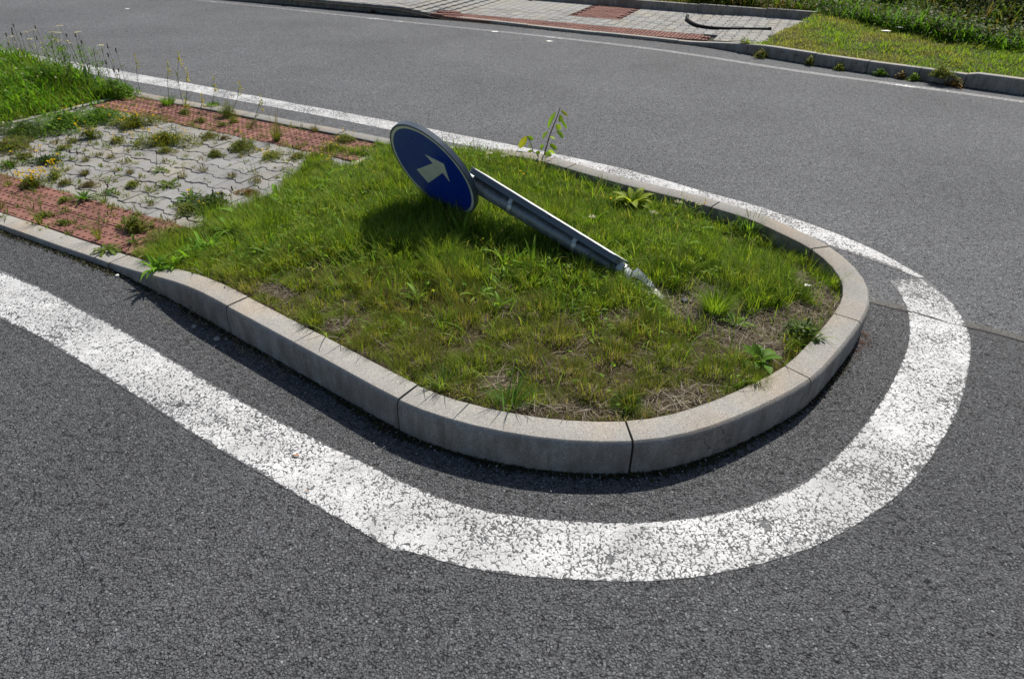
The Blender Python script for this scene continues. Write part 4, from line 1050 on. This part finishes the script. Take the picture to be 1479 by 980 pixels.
grass_tuft(at(58, 322, Z0), 40, .12, .03, G2, 'thin tall grass tuft in the near red strip', seeds=4, lean=.3)
grass_tuft(at(150, 292, Z0), 50, .10, .05, G2, 'loose tuft of thin blades at the edge of the near red strip', seeds=6, lean=.4)
grass_tuft(at(143, 345, Z0), 30, .16, .03, GY, 'thin yellowish tuft with long seed stalks in the near red strip', seeds=8, lean=.3)
sg = 'low leafy weeds in the paving joints'
for px, py, r, h, k, cols, fl, rd in ((92, 323, .05, .03, 110, G2, 0, 0), (65, 312, .06, .03, 120, G2, 0, 0), (93, 290, .05, .03, 110, G2, 0, 0), (92, 266, .05, .03, 90, G2, 0, .2), (192, 268, .06, .035, 150, G2, 0, .15), (130, 268, .07, .03, 130, G3, 0, .3),
        (291, 176, .05, .05, 120, G2, 0, 0), (267, 164, .06, .05, 130, G2, 0, 0), (322, 182, .06, .04, 110, G2, 0, 0), (338, 176, .06, .05, 120, GY, 0, 0), (312, 225, .08, .05, 260, G2, 0, .1), (302, 199, .10, .05, 240, G2, 0, .2), (324, 201, .06, .03, 90, G3, 0, .3),
        (393, 227, .11, .05, 300, GY, 8, .1), (431, 228, .09, .05, 220, G2, 0, .2), (454, 229, .09, .05, 220, GY, 6, .1), (241, 219, .08, .035, 160, G2, 0, .2), (90, 215, .06, .03, 130, G2, 0, .1), (79, 232, .05, .03, 90, G2, 0, .2), (480, 215, .10, .06, 260, GY, 6, 0), (500, 203, .10, .06, 260, GY, 8, 0),
        (36, 228, .09, .04, 260, G2, 0, .1), (15, 240, .10, .05, 260, G1, 0, .2), (105, 205, .08, .03, 120, G2, 0, .2), (170, 205, .09, .05, 200, GY, 6, .1), (470, 240, .09, .06, 260, G2, 4, 0)):
    o = sprawl(at(px, py, Z0), r, h, k, cols, 'x', 'weed', sg, .014, fl, reds=rd)
    ranked(o, px, 'low leafy weed in the '+zone(o.location)+', %s', 'weed '+zone(o.location))
sprawl(at(197, 331, Z0), .10, .10, 330, G2, 'bushy upright weed rooted in the near red strip', leafL=.020, reds=.1)
sprawl(at(251, 347, Z0), .15, .09, 620, GY, 'wide yellow-green weed spilling over the end of the near red strip', leafL=.018, reds=.12)
sprawl(at(305, 297, Z0), .16, .06, 520, [(.05, .085, .018), (.07, .11, .022)], 'dark round-leaved creeper with brown heads in the grey blocks before the grass', leafL=.022, flowers=5)
sprawl(at(270, 303, Z0), .10, .04, 260, G2, 'flat creeping weed left of the dark round-leaved creeper', leafL=.018)
sprawl(at(360, 280, Z0), .09, .035, 240, G3, 'low reddish weed among the grey blocks', leafL=.014, reds=.65)
sprawl(at(240, 206, Z0), .26, .09, 1000, GY, 'large yellow-flowered weed sprawling over the middle of the grey blocks', leafL=.018, flowers=34, stretch=(1, .8))
sprawl(at(196, 180, Z0), .22, .10, 800, GY, 'yellow-flowered weed against the start of the far red strip', leafL=.018, flowers=40, stretch=(1, .9))
sprawl(at(352, 215, Z0), .16, .08, 560, G2, 'dense green weed mound left of the tall grass tuft', leafL=.016, flowers=4, reds=.08)
sprawl(at(67, 234, Z0), .12, .05, 340, [(.05, .10, .022), (.07, .12, .03)], 'grey-green clover patch with yellow flowers above it', leafL=.016)
sprawl(at(34, 192, Z0), .30, .09, 1100, [(.05, .10, .018), (.075, .13, .022), (.10, .13, .03)], 'large dark green weed mat at the left end of the grey blocks', leafL=.020, flowers=6, fcol=(.6, .58, .5))
sprawl(at(17, 214, Z0), .22, .08, 700, G2, 'olive weed mat below the large dark green one', leafL=.018, reds=.15)
sprawl(at(95, 181, Z0), .30, .12, 1100, G1, 'tall green weed mat along the left edging of the paving', leafL=.022, flowers=5)
sprawl(at(146, 172, Z0), .26, .10, 900, G1, 'green weed mat at the left end of the far red strip', leafL=.020, flowers=10)
sprawl(at(166, 138, Z0), .24, .17, 900, G1, 'dark green leafy mound at the kerb end of the lush growth at left', leafL=.026, flowers=3)
sprawl(at(131, 199, Z0), .08, .12, 260, GY, 'upright yellow-green weed in the grey blocks near the left edging', leafL=.018, flowers=10)
sprawl(at(50, 268, Z0), .10, .09, 320, GY, 'yellow mustard weed on the inner edge of the near red strip', leafL=.016, flowers=60)
sprawl(at(82, 256, Z0), .06, .10, 160, GY, 'slim yellow-flowered weed in the grey blocks beside the near red strip', leafL=.014, flowers=18)
sprawl(at(330, 168, Z0), .10, .16, 260, G2, 'airy bush of thin stems by the kerb behind the far red strip', leafL=.016, flowers=3)
rosette(at(122, 289, Z0), 26, .10, .016, .75, (.075, .16, .02), 'lush green plantain rosette on the inner edge of the near red strip')
rosette(at(155, 362, Z0), 18, .09, .022, .45, (.11, .16, .025), 'flat dandelion rosette at the kerb side of the near red strip', shape='x', lobes=1, key='dand')
rosette(at(245, 268, Z0), 16, .09, .020, .45, (.10, .15, .028), 'broad rosette in the middle of the grey blocks', shape='x', lobes=1, key='dand')
rosette(at(232, 247, Z0), 10, .08, .016, .40, (.12, .17, .04), 'pale small rosette behind the broad one in the grey blocks', key='pale')
rosette(at(160, 278, Z0), 14, .06, .012, .60, (.07, .14, .025), 'small bluish-green rosette with a brown stalk in the grey blocks', key='smallr')
rosette(at(275, 290, Z0), 18, .09, .026, .60, (.08, .15, .022), 'bushy rosette with a yellow flower left of the round-leaved creeper', shape='oval', key='oval')
rosette(at(160, 258, Z0), 9, .085, .013, .30, (.12, .16, .04), 'loose flat rosette with long pale leaves in the grey blocks', key='pale2')
rosette(at(193, 352, Z0), 12, .07, .012, .8, (.08, .13, .02), 'dark small rosette in the last red blocks before the grass', key='smallr')
# yellow and brown heads on thin stalks
dg = 'yellow dandelion heads over the paving'
for (bx, by, hx, hy) in ((60, 232, 58, 211), (55, 236, 53, 218), (84, 246, 83, 223), (86, 186, 86, 172), (20, 224, 16, 219), (274, 288, 272, 275)):
    b_ = at(bx, by, Z0); n_ = un(b_)[1]; o = flower_stem(b_, at_n(hx, hy, n_), 'x', 'disc', dg); ranked(o, hx+hy*.001, 'yellow dandelion-like flower over the paving at left, %s', 'dand')
bg_ = 'brown plantain heads over the paving'
for (bx, by, hx, hy) in ((155, 275, 155, 268), (335, 300, 335, 272), (308, 292, 307, 276), (318, 290, 320, 278), (101, 228, 100, 218), (112, 229, 111, 220), (226, 240, 226, 220), (258, 262, 258, 256), (424, 224, 423, 212)):
    b_ = at(bx, by, Z0); o = flower_stem(b_, at_n(hx, hy, un(b_)[1]), 'x', 'spike', bg_, size=.75); ranked(o, hx, 'brown plantain head on a stalk over the grey paving, %s', 'plh')
# tall stalks behind the far red strip
for lab, bx, by, hx, hy, kind, lv in (('tallest yellow-flowered stalk by the kerb behind the far red strip', 265, 150, 258, 82, 'raceme', 10), ('yellow-flowered stalk just left of the tallest one', 246, 149, 243, 96, 'raceme', 6),
        ('short yellow spray right of the tallest stalk', 268, 150, 269, 104, 'raceme', 6), ('yellow spray above the flat green tuft on the kerb', 305, 156, 309, 117, 'raceme', 8), ('small yellow spray above the airy bush', 336, 160, 346, 124, 'raceme', 8),
        ('thin yellow stalk standing alone left of the others', 202, 132, 196, 84, 'raceme', 4), ('low yellow flower cluster on the kerb edge', 268, 158, 267, 142, 'raceme', 6), ('low yellow spray beside the flat green tuft', 290, 160, 292, 141, 'raceme', 5), ('leaning thin stalk right of the airy bush', 366, 176, 377, 145, 'raceme', 8)):
    b_ = at(bx, by, Z0); flower_stem(b_, at_n(hx, hy, un(b_)[1]), lab, kind, 'tall stalks behind the far red strip', lv)
# tall stalks over the lush growth at left
yg = 'white yarrow heads over the lush growth at left'
for hx, hy in ((86, 38), (74, 47), (79, 47), (84, 48), (113, 47), (80, 58), (85, 59), (96, 60), (101, 63), (81, 61), (60, 63), (48, 44), (37, 47), (17, 53), (43, 57), (146, 66)):
    tip = at_n(hx, hy, 3.92); b_ = fromun(*un(tip)); b_.x += rng.normal()*.03; b_.y += rng.normal()*.03; b_.z = .03
    o = flower_stem(b_, tip, 'x', 'umbel', yg, 5); ranked(o, hx+hy*.001, 'white flat yarrow head above the lush growth at left, %s', 'yar')
pg = 'brown seed heads over the lush growth at left'
for hx, hy in ((96, 51), (109, 51), (118, 60), (19, 36), (17, 42), (51, 39), (53, 55), (30, 49), (9, 50), (18, 48), (12, 63), (32, 75)):
    tip = at_n(hx, hy, 3.95); b_ = fromun(*un(tip)); b_.z = .03
    o = flower_stem(b_, tip, 'x', 'spike', pg, 3, size=.85); ranked(o, hx+hy*.001, 'dark brown seed head above the lush growth at left, %s', 'sdh')
for lab, hx, hy in (('largest brown seed head, right of the lush growth at left', 155, 66), ('pale seed head just right of the largest brown one', 167, 72), ('lower brown seed head on the stem beside the largest', 156, 79), ('small brown head low between the lush growth and the white line', 153, 90), ('pale low seed head beside the white line at left', 171, 101), ('second pale low seed head beside the white line', 164, 102)):
    tip = at_n(hx, hy, 4.05); b_ = fromun(*un(tip)); b_.z = .03
    flower_stem(b_, tip, lab, 'spike', None, 4, size=.95)
def bush(p, h, r, k, label, tiltx=0, cols=G1):
    """upright many-leaved weed: stem, twigs and feathery leaves"""
    o = empty('bushy_weed', p, label, 'weed')
    tube('stem', [Vector((tiltx*t*h, 0, h*t)) for t in np.linspace(0, 1, 6)], [.005*(1-.7*t) for t in np.linspace(0, 1, 6)], stem_mat((.09, .10, .04)), o, 5)
    t = rng.random(k); a = rng.random(k)*6.28; q = r*(1-.55*t)*np.sqrt(rng.random(k))
    P = np.stack([tiltx*t*h+np.cos(a)*q, np.sin(a)*q, h*t*.95+.25*q], 1)
    np_obj('leaves', [blades(P, a+rng.normal(size=k)*.6, .4+.8*rng.random(k), .02+.03*rng.random(k), .006+.006*rng.random(k), .3+.6*rng.random(k), pal(k, cols), 2, prof=[.4, 1, 0])], M_LEAF, o)
    kk = 26; t = rng.random(kk)*.8; a = rng.random(kk)*6.28
    np_obj('twigs', [blades(np.stack([tiltx*t*h, 0*t, h*t], 1), a, np.full(kk, .6), r*(1.1-.6*t), np.full(kk, .003), np.full(kk, -.2), pal(kk, [(.10, .12, .03)]), 3)], M_LEAF, o)
    return o
for lab, hx, hy, n_, r, k in (('tallest feathery green weed at the back of the lush growth at left', 65, 50, 3.9, .13, 420), ('second feathery weed right of the tallest one at left', 82, 66, 3.85, .12, 320), ('slim feathery weed at the right of the tall group at left', 107, 62, 3.95, .08, 200), ('bushy dark green weed standing on the kerb end at left', 129, 68, 4.06, .10, 240), ('leafy green weed at the left frame edge', 2, 68, 3.5, .14, 200)):
    tip = at_n(hx, hy, n_); b_ = fromun(*un(tip)); b_.z = .03
    bush(b_, tip.z-.03, r, k, lab, .08)

# ---- plants in the island's turf
def gz(px, py):
    p = at(px, py, .12); p.z = float(soil_h(np.array([p.x]), np.array([p.y]))[0]); return p
rosette(gz(914, 290), 26, .13, .042, .85, (.22, .28, .028), 'yellow-green broad-leaved dock by the back kerb', 'dock plant', None, 'oval', 0, 'dock_plant', 'dock')
rosette(gz(1095, 524), 10, .10, .042, .75, (.10, .20, .022), 'dark broad-leaved dock in the corner by the near right kerb', 'dock plant', None, 'oval', 0, 'dock_plant', 'dockb')
rosette(gz(1163, 500), 8, .10, .022, .7, (.08, .13, .02), 'straggly toothed weed leaning on the right kerb', shape='x', lobes=1, key='dand2')
sprawl(gz(1160, 486), .12, .10, 260, [(.07, .12, .02), (.09, .14, .025)], 'toothed weed with red stems hanging over the right kerb', leafL=.026, stretch=(.6, 1.2))
grass_tuft(gz(1085, 322), 130, .17, .07, G1, 'broad green grass tuft reaching over the back kerb', wid=.006, lean=.7)
grass_tuft(gz(1033, 452), 420, .16, .10, BRIGHT, 'big bright green tuft on the bare soil near the sign foot', wid=.0028, lean=.6)
grass_tuft(gz(905, 588), 420, .075, .07, [(.06, .12, .02), (.09, .14, .03)], 'dense round green tussock at the front kerb', wid=.002, lean=1.0)
grass_tuft(gz(1090, 552), 420, .075, .08, OLIVE, 'dense olive tussock left of the dark dock', wid=.002, lean=1.0)
grass_tuft(gz(735, 588), 46, .16, .07, [(.10, .19, .03), (.08, .17, .05)], 'coarse long-bladed green tuft in the middle of the front kerb', wid=.005, lean=.6)
grass_tuft(gz(640, 560), 40, .15, .06, [(.13, .19, .03), (.10, .17, .03)], 'coarse light green tuft left of the middle of the front kerb', wid=.005, lean=.7)
grass_tuft(gz(640, 478), 30, .14, .05, BRIGHT, 'upright fresh green tuft in the fine turf of the island', wid=.005, lean=.35)
grass_tuft(gz(455, 470), 160, .10, .06, OLIVE, 'yellow-green tussock on the kerb edge at left of the turf', wid=.0025, lean=.7)
grass_tuft(gz(775, 236), 260, .10, .12, OLIVE, 'olive tussock below the sapling at the back kerb', wid=.0025, lean=.7)
for lab, px, py, n_, L, W, el in (('upright long-leaved weed in the shade below the pole', 728, 395, 7, .15, .022, 1.25), ('tall narrow-leaved weed right of the shaded one', 768, 400, 4, .19, .022, 1.45), ('lance-leaved weed low in the shade left of the pole', 668, 355, 5, .17, .022, 1.2), ('pale lance leaves at the shade edge', 702, 412, 5, .11, .020, 1.2),
        ('lance-leaved weed in the sunny turf left of the disc shade', 500, 350, 6, .11, .022, .8), ('lance-leaved weed rosette in the front turf', 690, 440, 6, .09, .022, .9), ('small fresh weed in the middle of the front turf', 604, 440, 7, .10, .020, 1.1), ('small fresh weed below the shade', 722, 452, 4, .09, .018, .9),
        ('lance leaves left of the pole foot in the sun', 860, 330, 5, .12, .030, 1.2), ('leafy weed behind the plate', 770, 272, 7, .10, .02, .8), ('lush leaves at the tuft right of the plate end', 985, 360, 8, .12, .024, .8), ('leafy weed in the right part of the turf', 1125, 400, 10, .11, .022, .8), ('leafy weed beside the bare soil', 1060, 470, 8, .08, .02, .7), ('toothed light weed by the white litter', 1000, 330, 10, .11, .018, .8)):
    rosette(gz(px, py), n_, L, W, el, (.15, .27, .03), lab, key='lance%d' % int(L*1000))
pgp = 'bright plantain leaves along the paving end'
for px, py in ((232, 372), (252, 372), (272, 364), (222, 378), (290, 352), (306, 346), (330, 326), (356, 318), (382, 306), (410, 288), (430, 276), (452, 262), (470, 254), (345, 300), (398, 270)):
    o = rosette(gz(px, py), 13, .12, .020, .95, (.14, .28, .025), 'x', 'weed', pgp, key='plant')
    ranked(o, px, 'bright plantain clump where the island grass meets the paving, %s', 'plc')
rosette(gz(348, 385), 8, .10, .018, .8, (.11, .20, .03), 'small bright rosette alone in the turf near the left kerb', key='pl2')
rosette(gz(390, 372), 7, .12, .016, 1.0, (.10, .19, .03), 'light rosette in the turf right of the lone bright one', key='pl3')
# low flowers in the turf
fg = 'tiny yellow flowers in the turf'
for px, py in ((750, 263), (600, 210), (572, 232), (520, 238), (540, 262), (470, 225), (505, 228), (880, 300), (1015, 300), (755, 268)):
    p = gz(px, py); o = flower_stem(p, p+Vector((.005, 0, .085)), 'x', 'disc', fg, size=.6); ranked(o, px+py*.001, 'tiny yellow flower standing in the island turf, %s', 'tyf')
wg = 'white flower sprays in the turf'
for px, py in ((705, 243), (725, 245), (975, 308), (990, 304), (1005, 306), (940, 325), (850, 345)):
    p = gz(px, py); o = flower_stem(p, p+Vector((.01, 0, .10)), 'x', 'umbel', wg, 4, size=.8); ranked(o, px, 'small white flower spray low in the island turf, %s', 'wfs')

# ---- sapling at the back kerb
sp = at(786, 224, .12); n_ = un(sp)[1]
sap = empty('sapling', sp, 'young sapling with drooping yellow-green leaves at the back kerb', 'sapling')
def sap_pt(px, py): return at_n(px, py, n_)-sp
def zpx(a, b): return 740+a/10.89, 150+b/10.89
main = [sap_pt(*zpx(a, b)) for a, b in ((500, 810), (530, 700), (580, 520), (640, 360), (700, 220), (752, 60))]
tube('stem', main, [.005, .0045, .004, .0035, .003, .002], stem_mat((.10, .055, .04)), sap, 6)
tw = [sap_pt(*zpx(a, b)) for a, b in ((500, 810), (420, 800), (330, 760), (300, 640), (235, 510))]
tube('twig', tw, [.004, .0035, .003, .0025, .002], stem_mat((.10, .055, .04)), sap, 6)
for (ax, ay, bx, by, wd, c) in ((690, 130, 520, 400, .045, 'g'), (760, 105, 865, 210, .022, 'o'), (740, 175, 760, 310, .055, 'y'), (770, 240, 890, 390, .022, 'g'), (690, 330, 760, 410, .045, 'y'), (695, 415, 795, 570, .034, 'g'), (560, 440, 415, 575, .035, 'g'), (590, 515, 670, 560, .026, 'y'), (590, 630, 725, 715, .036, 'y'),
        (235, 510, 122, 690, .055, 'o'), (240, 515, 330, 570, .035, 'g'), (300, 615, 240, 700, .050, 'y'), (500, 665, 370, 725, .045, 'g'), (330, 730, 205, 780, .03, 'y'), (560, 730, 680, 785, .030, 'y'), (500, 800, 620, 800, .05, 'g'), (430, 800, 380, 740, .04, 'y'), (470, 820, 700, 870, .03, 'g')):
    a3, b3 = sap_pt(*zpx(ax, ay)), sap_pt(*zpx(bx, by)); d = b3-a3; d = d+N*rng.normal()*.25*d.length
    col = {'g': (.15, .27, .03), 'y': (.20, .31, .03), 'o': (.27, .29, .035)}[c]
    lm = leaf_mesh('leaf', d.length*.95, wd*.85, .35, .3, col, 6, 'oval', 0, int(ax)); q = bpy.data.objects.new('leaf', lm); COL.objects.link(q); q.parent = sap; q.location = a3
    q.rotation_mode = 'QUATERNION'; q.rotation_quaternion = d.to_track_quat('X', 'Z') @ Matrix.Rotation(rng.choice([-1, 1])*(.7+.7*rng.random()), 4, 'X').to_quaternion()
# weeds growing at the foot of the far kerb
kg_ = 'weeds at the foot of the far kerb'
for lab, px, py, r, h, k, cols, rd in (('bushy weed at the right end of the dropped far kerb', 1100, 78, .17, .16, 420, G2, .15), ('upright green weed at the far kerb, right of the bushy one', 1169, 90, .07, .17, 160, GY, .05), ('green weed at the far kerb beside a stone joint', 1213, 96, .10, .11, 240, G2, 0), ('mid green weed at the far kerb before the turf overhang', 1275, 104, .10, .12, 240, G1, 0),
        ('brownish weed at the far kerb joint', 1303, 107, .08, .11, 160, G3, .4), ('small bright green tuft at the far kerb', 1322, 110, .10, .11, 240, BRIGHT, 0), ('dense round olive tussock spilling over the far kerb', 1358, 114, .22, .17, 900, OLIVE, .1), ('reddish yellow weed at the end of the high far kerb', 1383, 116, .12, .14, 300, G3, .6), ('tiny weed at the foot of the left far kerb', 541, 14, .07, .06, 90, G2, 0), ('green weed on the left far kerb near the frame top', 423, 3, .14, .14, 200, G1, 0), ('small green tuft alone on the far footway', 767, 4, .07, .07, 120, G1, 0)):
    p = at(px, py, 0); p.z = .04
    if 'footway' not in lab:                     # rooted in the gutter, hard against the stones
        q = at(px, py+4, 0); i = int(((FA[:, 0]-q.x)**2+(FA[:, 1]-q.y)**2).argmin()); on = 'tussock' in lab or 'left far kerb near' in lab; p = Vector((FA[i, 0]-FN[i, 0]*(0 if on else .045), FA[i, 1]-FN[i, 1]*(0 if on else .045), .07 if on else 0))
    sprawl(p, r*.8, h*.8, int(k*.6), cols, lab, 'weed', kg_, .024, reds=rd)

# ================================================================== SMALL THINGS
PEB = [rock_mesh('stone', .012, M_STONE, 2, .8, 20+s) for s in range(3)]
def pebble(px, py, s, label, mat=None, z=0, cat='stone', group=None, name='pebble'):
    me = PEB[random.randrange(3)]
    if mat: me = rock_mesh(name, .012, mat, 2, .7, random.randrange(99))
    p = at(px, py, z); o = link(name, me, None, None, (p.x, p.y, z+.006*s)); o.scale = (s, s, s); o.rotation_euler = (0, 0, random.random()*6); return tag(o, label, cat, group)
pebble(170, 399, .8, 'round white pebble below the low kerb at left', M_PAPER)
pebble(281, 473, .9, 'pale angular stone by the near kerb, left one of the pair'); pebble(314, 491, 1.15, 'grey angular stone by the near kerb, right one of the pair')
pebble(327, 490, .5, 'small grey stone touching the right angular stone'); pebble(988, 437, 1.5, 'small black stone on the straw near the sign foot', M_DARKSTONE, .12)
def scrap(px, py, s, label, mat, z=.004, cat='litter', name='litter_scrap'):
    p = at(px, py, z); bm = bmesh.new(); r_ = random.Random(int(px)); k = 7
    vs = [bm.verts.new((math.cos(i*6.28/k)*s*(.6+.6*r_.random()), math.sin(i*6.28/k)*s*.6*(.6+.6*r_.random()), r_.random()*s*.15)) for i in range(k)]
    c = bm.verts.new((0, 0, s*.15))
    for i in range(k): bm.faces.new((vs[i], vs[(i+1) % k], c))
    me = bpy.data.meshes.new(name); bm.to_mesh(me); bm.free(); o = link(name, me, mat, None, (p.x, p.y, z)); md = o.modifiers.new('thickness', 'SOLIDIFY'); md.thickness = .0012
    return tag(o, label, cat)
scrap(428, 657, .010, 'orange dead leaf on the front white line', M_ORANGE, .008, 'leaf', 'dead_leaf')
scrap(443, 708, .005, 'tiny orange leaf bit on the white line below the larger one', M_ORANGE, .008, 'leaf', 'dead_leaf')
scrap(1166, 412, .022, 'crumpled white litter in the grass by the nose kerb', M_PAPER, .13)
scrap(184, 13, .045, 'pale scrap lying on the far lane at upper left', M_PAPER, .004)
scrap(793, 60, .05, 'pale scrap on the far lane before the red strip', M_PAPER, .004)
scrap(1279, 45, .07, 'white litter at the bank edge, lower left one of two', M_PAPER, .16); scrap(1300, 40, .08, 'white litter at the bank edge, upper right one of two', M_PAPER, .2)
scrap(715, 46, .05, 'small white scrap at the far kerb before the red strip', M_PAPER, .004)
# yellow dry stalks lying on the red blocks and dirt, moss and straw along the kerb foot
sgp = 'dry straws lying on the near red strip'
for px, py, L, yw in ((182, 366, .12, 1.0), (68, 322, .07, 1.3), (100, 300, .10, -.5), (125, 318, .11, -.4), (200, 372, .06, 1.2)):
    p = at(px, py, .045); o = np_obj('straw', [blades(np.array([[0, 0, 0.]]), np.array([yw]), np.array([1.5]), np.array([L]), np.array([.004]), np.array([.05]), np.array([[.48, .38, .24]]), 2, prof=[1, .9, .4])], M_DRY, None, p)
    tag(o, 'x', 'straw', sgp); ranked(o, px, 'dry pale straw lying on the near red strip, %s', 'drs')
rank_labels()
def kerb_foot(A, n, i0, i1, dens, label, hmax=.012, offs=.012, cols=((.035, .045, .012), (.05, .04, .02), (.03, .03, .018)), L=.012, wf=.5, fl=0):
    idx = i0+rng.random(dens)*(i1-i0); x = np.interp(idx, np.arange(len(A)), A[:, 0]); y = np.interp(idx, np.arange(len(A)), A[:, 1]); nx = np.interp(idx, np.arange(len(A)), n[:, 0]); ny = np.interp(idx, np.arange(len(A)), n[:, 1])
    g = vnoise(x, y, 6, 71); kp = rng.random(dens) < .2+1.1*g; x, y, nx, ny, g = x[kp], y[kp], nx[kp], ny[kp], g[kp]; k = len(x)
    o_ = -np.abs(rng.normal(size=k))*offs*(.4+g)
    return blades(np.stack([x+nx*o_, y+ny*o_, np.full(k, .001)], 1), rng.random(k)*6.28, .5+fl*.5+(.9-.4*fl)*rng.random(k), L*(.5+rng.random(k)), L*wf*(.5+rng.random(k)), .3*rng.random(k), pal(k, list(cols)), 2, prof=[1, .9, 0])
i_ = lambda x, y: int(np.argmin((KA[:, 0]-x)**2+(KA[:, 1]-y)**2))
tag(np_obj('moss', [kerb_foot(KA, KN, i_(-4, 4.1), i_(1.5, 2.5), 9000, '', offs=.014)], M_MOSS), 'dark moss and dirt along the foot of the near kerb', 'moss', None, 'stuff')
tag(np_obj('straw', [kerb_foot(KA, KN, i_(-1.75, 2.9), i_(-.85, 2.25), 620, '', offs=.040, cols=((.26, .21, .13), (.18, .14, .09), (.11, .09, .06)), L=.035, wf=.07, fl=1.0)], M_DRY), 'dry straw and clippings washed along the near kerb', 'straw', None, 'stuff')
tag(np_obj('needles', [kerb_foot(KA, KN, i_(1.44, 2.44), i_(1.58, 2.65), 260, '', offs=.035, cols=((.16, .07, .045), (.10, .05, .035), (.07, .05, .04)), L=.022, wf=.12, fl=1.0)], M_DRY), 'reddish brown needles and dirt at the foot of the right kerb joint', 'debris', None, 'stuff')
j_ = lambda x, y: int(np.argmin((FA[:, 0]-x)**2+(FA[:, 1]-y)**2))
tag(np_obj('moss', [kerb_foot(FA, FN, j_(-4, 12.1), j_(5.5, 6.7), 2600, '', offs=.03, L=.016)], M_MOSS), 'dark dirt and plant litter along the foot of the far kerb', 'moss', None, 'stuff')
# loose grit on the near asphalt
x = rng.uniform(-2.8, 2.8, 420); y = rng.uniform(1.0, 4.5, 420); gi = rng.integers(i_(-4, 4.1), i_(1.6, 3.0), 1700); go = .003+np.abs(rng.normal(size=1700))*.045
x = np.concatenate([x, KA[gi, 0]-KN[gi, 0]*go]); y = np.concatenate([y, KA[gi, 1]-KN[gi, 1]*go])
ok = ~inside(KA[:, :2], x, y); x, y = x[ok], y[ok]; parts = []
oct_ = np.array([(1, 0, 0), (-1, 0, 0), (0, 1, 0), (0, -1, 0), (0, 0, .8), (0, 0, -.8)], float); tri = np.array([(0, 2, 4), (2, 1, 4), (1, 3, 4), (3, 0, 4), (2, 0, 5), (1, 2, 5), (3, 1, 5), (0, 3, 5)])
for a, b in zip(x, y):
    r_ = .0016+.0022*rng.random()**2; v = oct_*(r_*(.7+.6*rng.random((6, 1))))+np.array([a, b, r_*.6+.004]); g = .10+.3*rng.random()**2
    parts.append((v, np.zeros((0, 4), int), tri, np.full((6, 3), g)))
V_, Q_, T_, C_ = join(parts)
tag(link('grit', np_mesh('grit', V_, Q_, T_, C_, False), M_MOSS), 'fine pale grit scattered over the asphalt', 'grit', None, 'stuff')
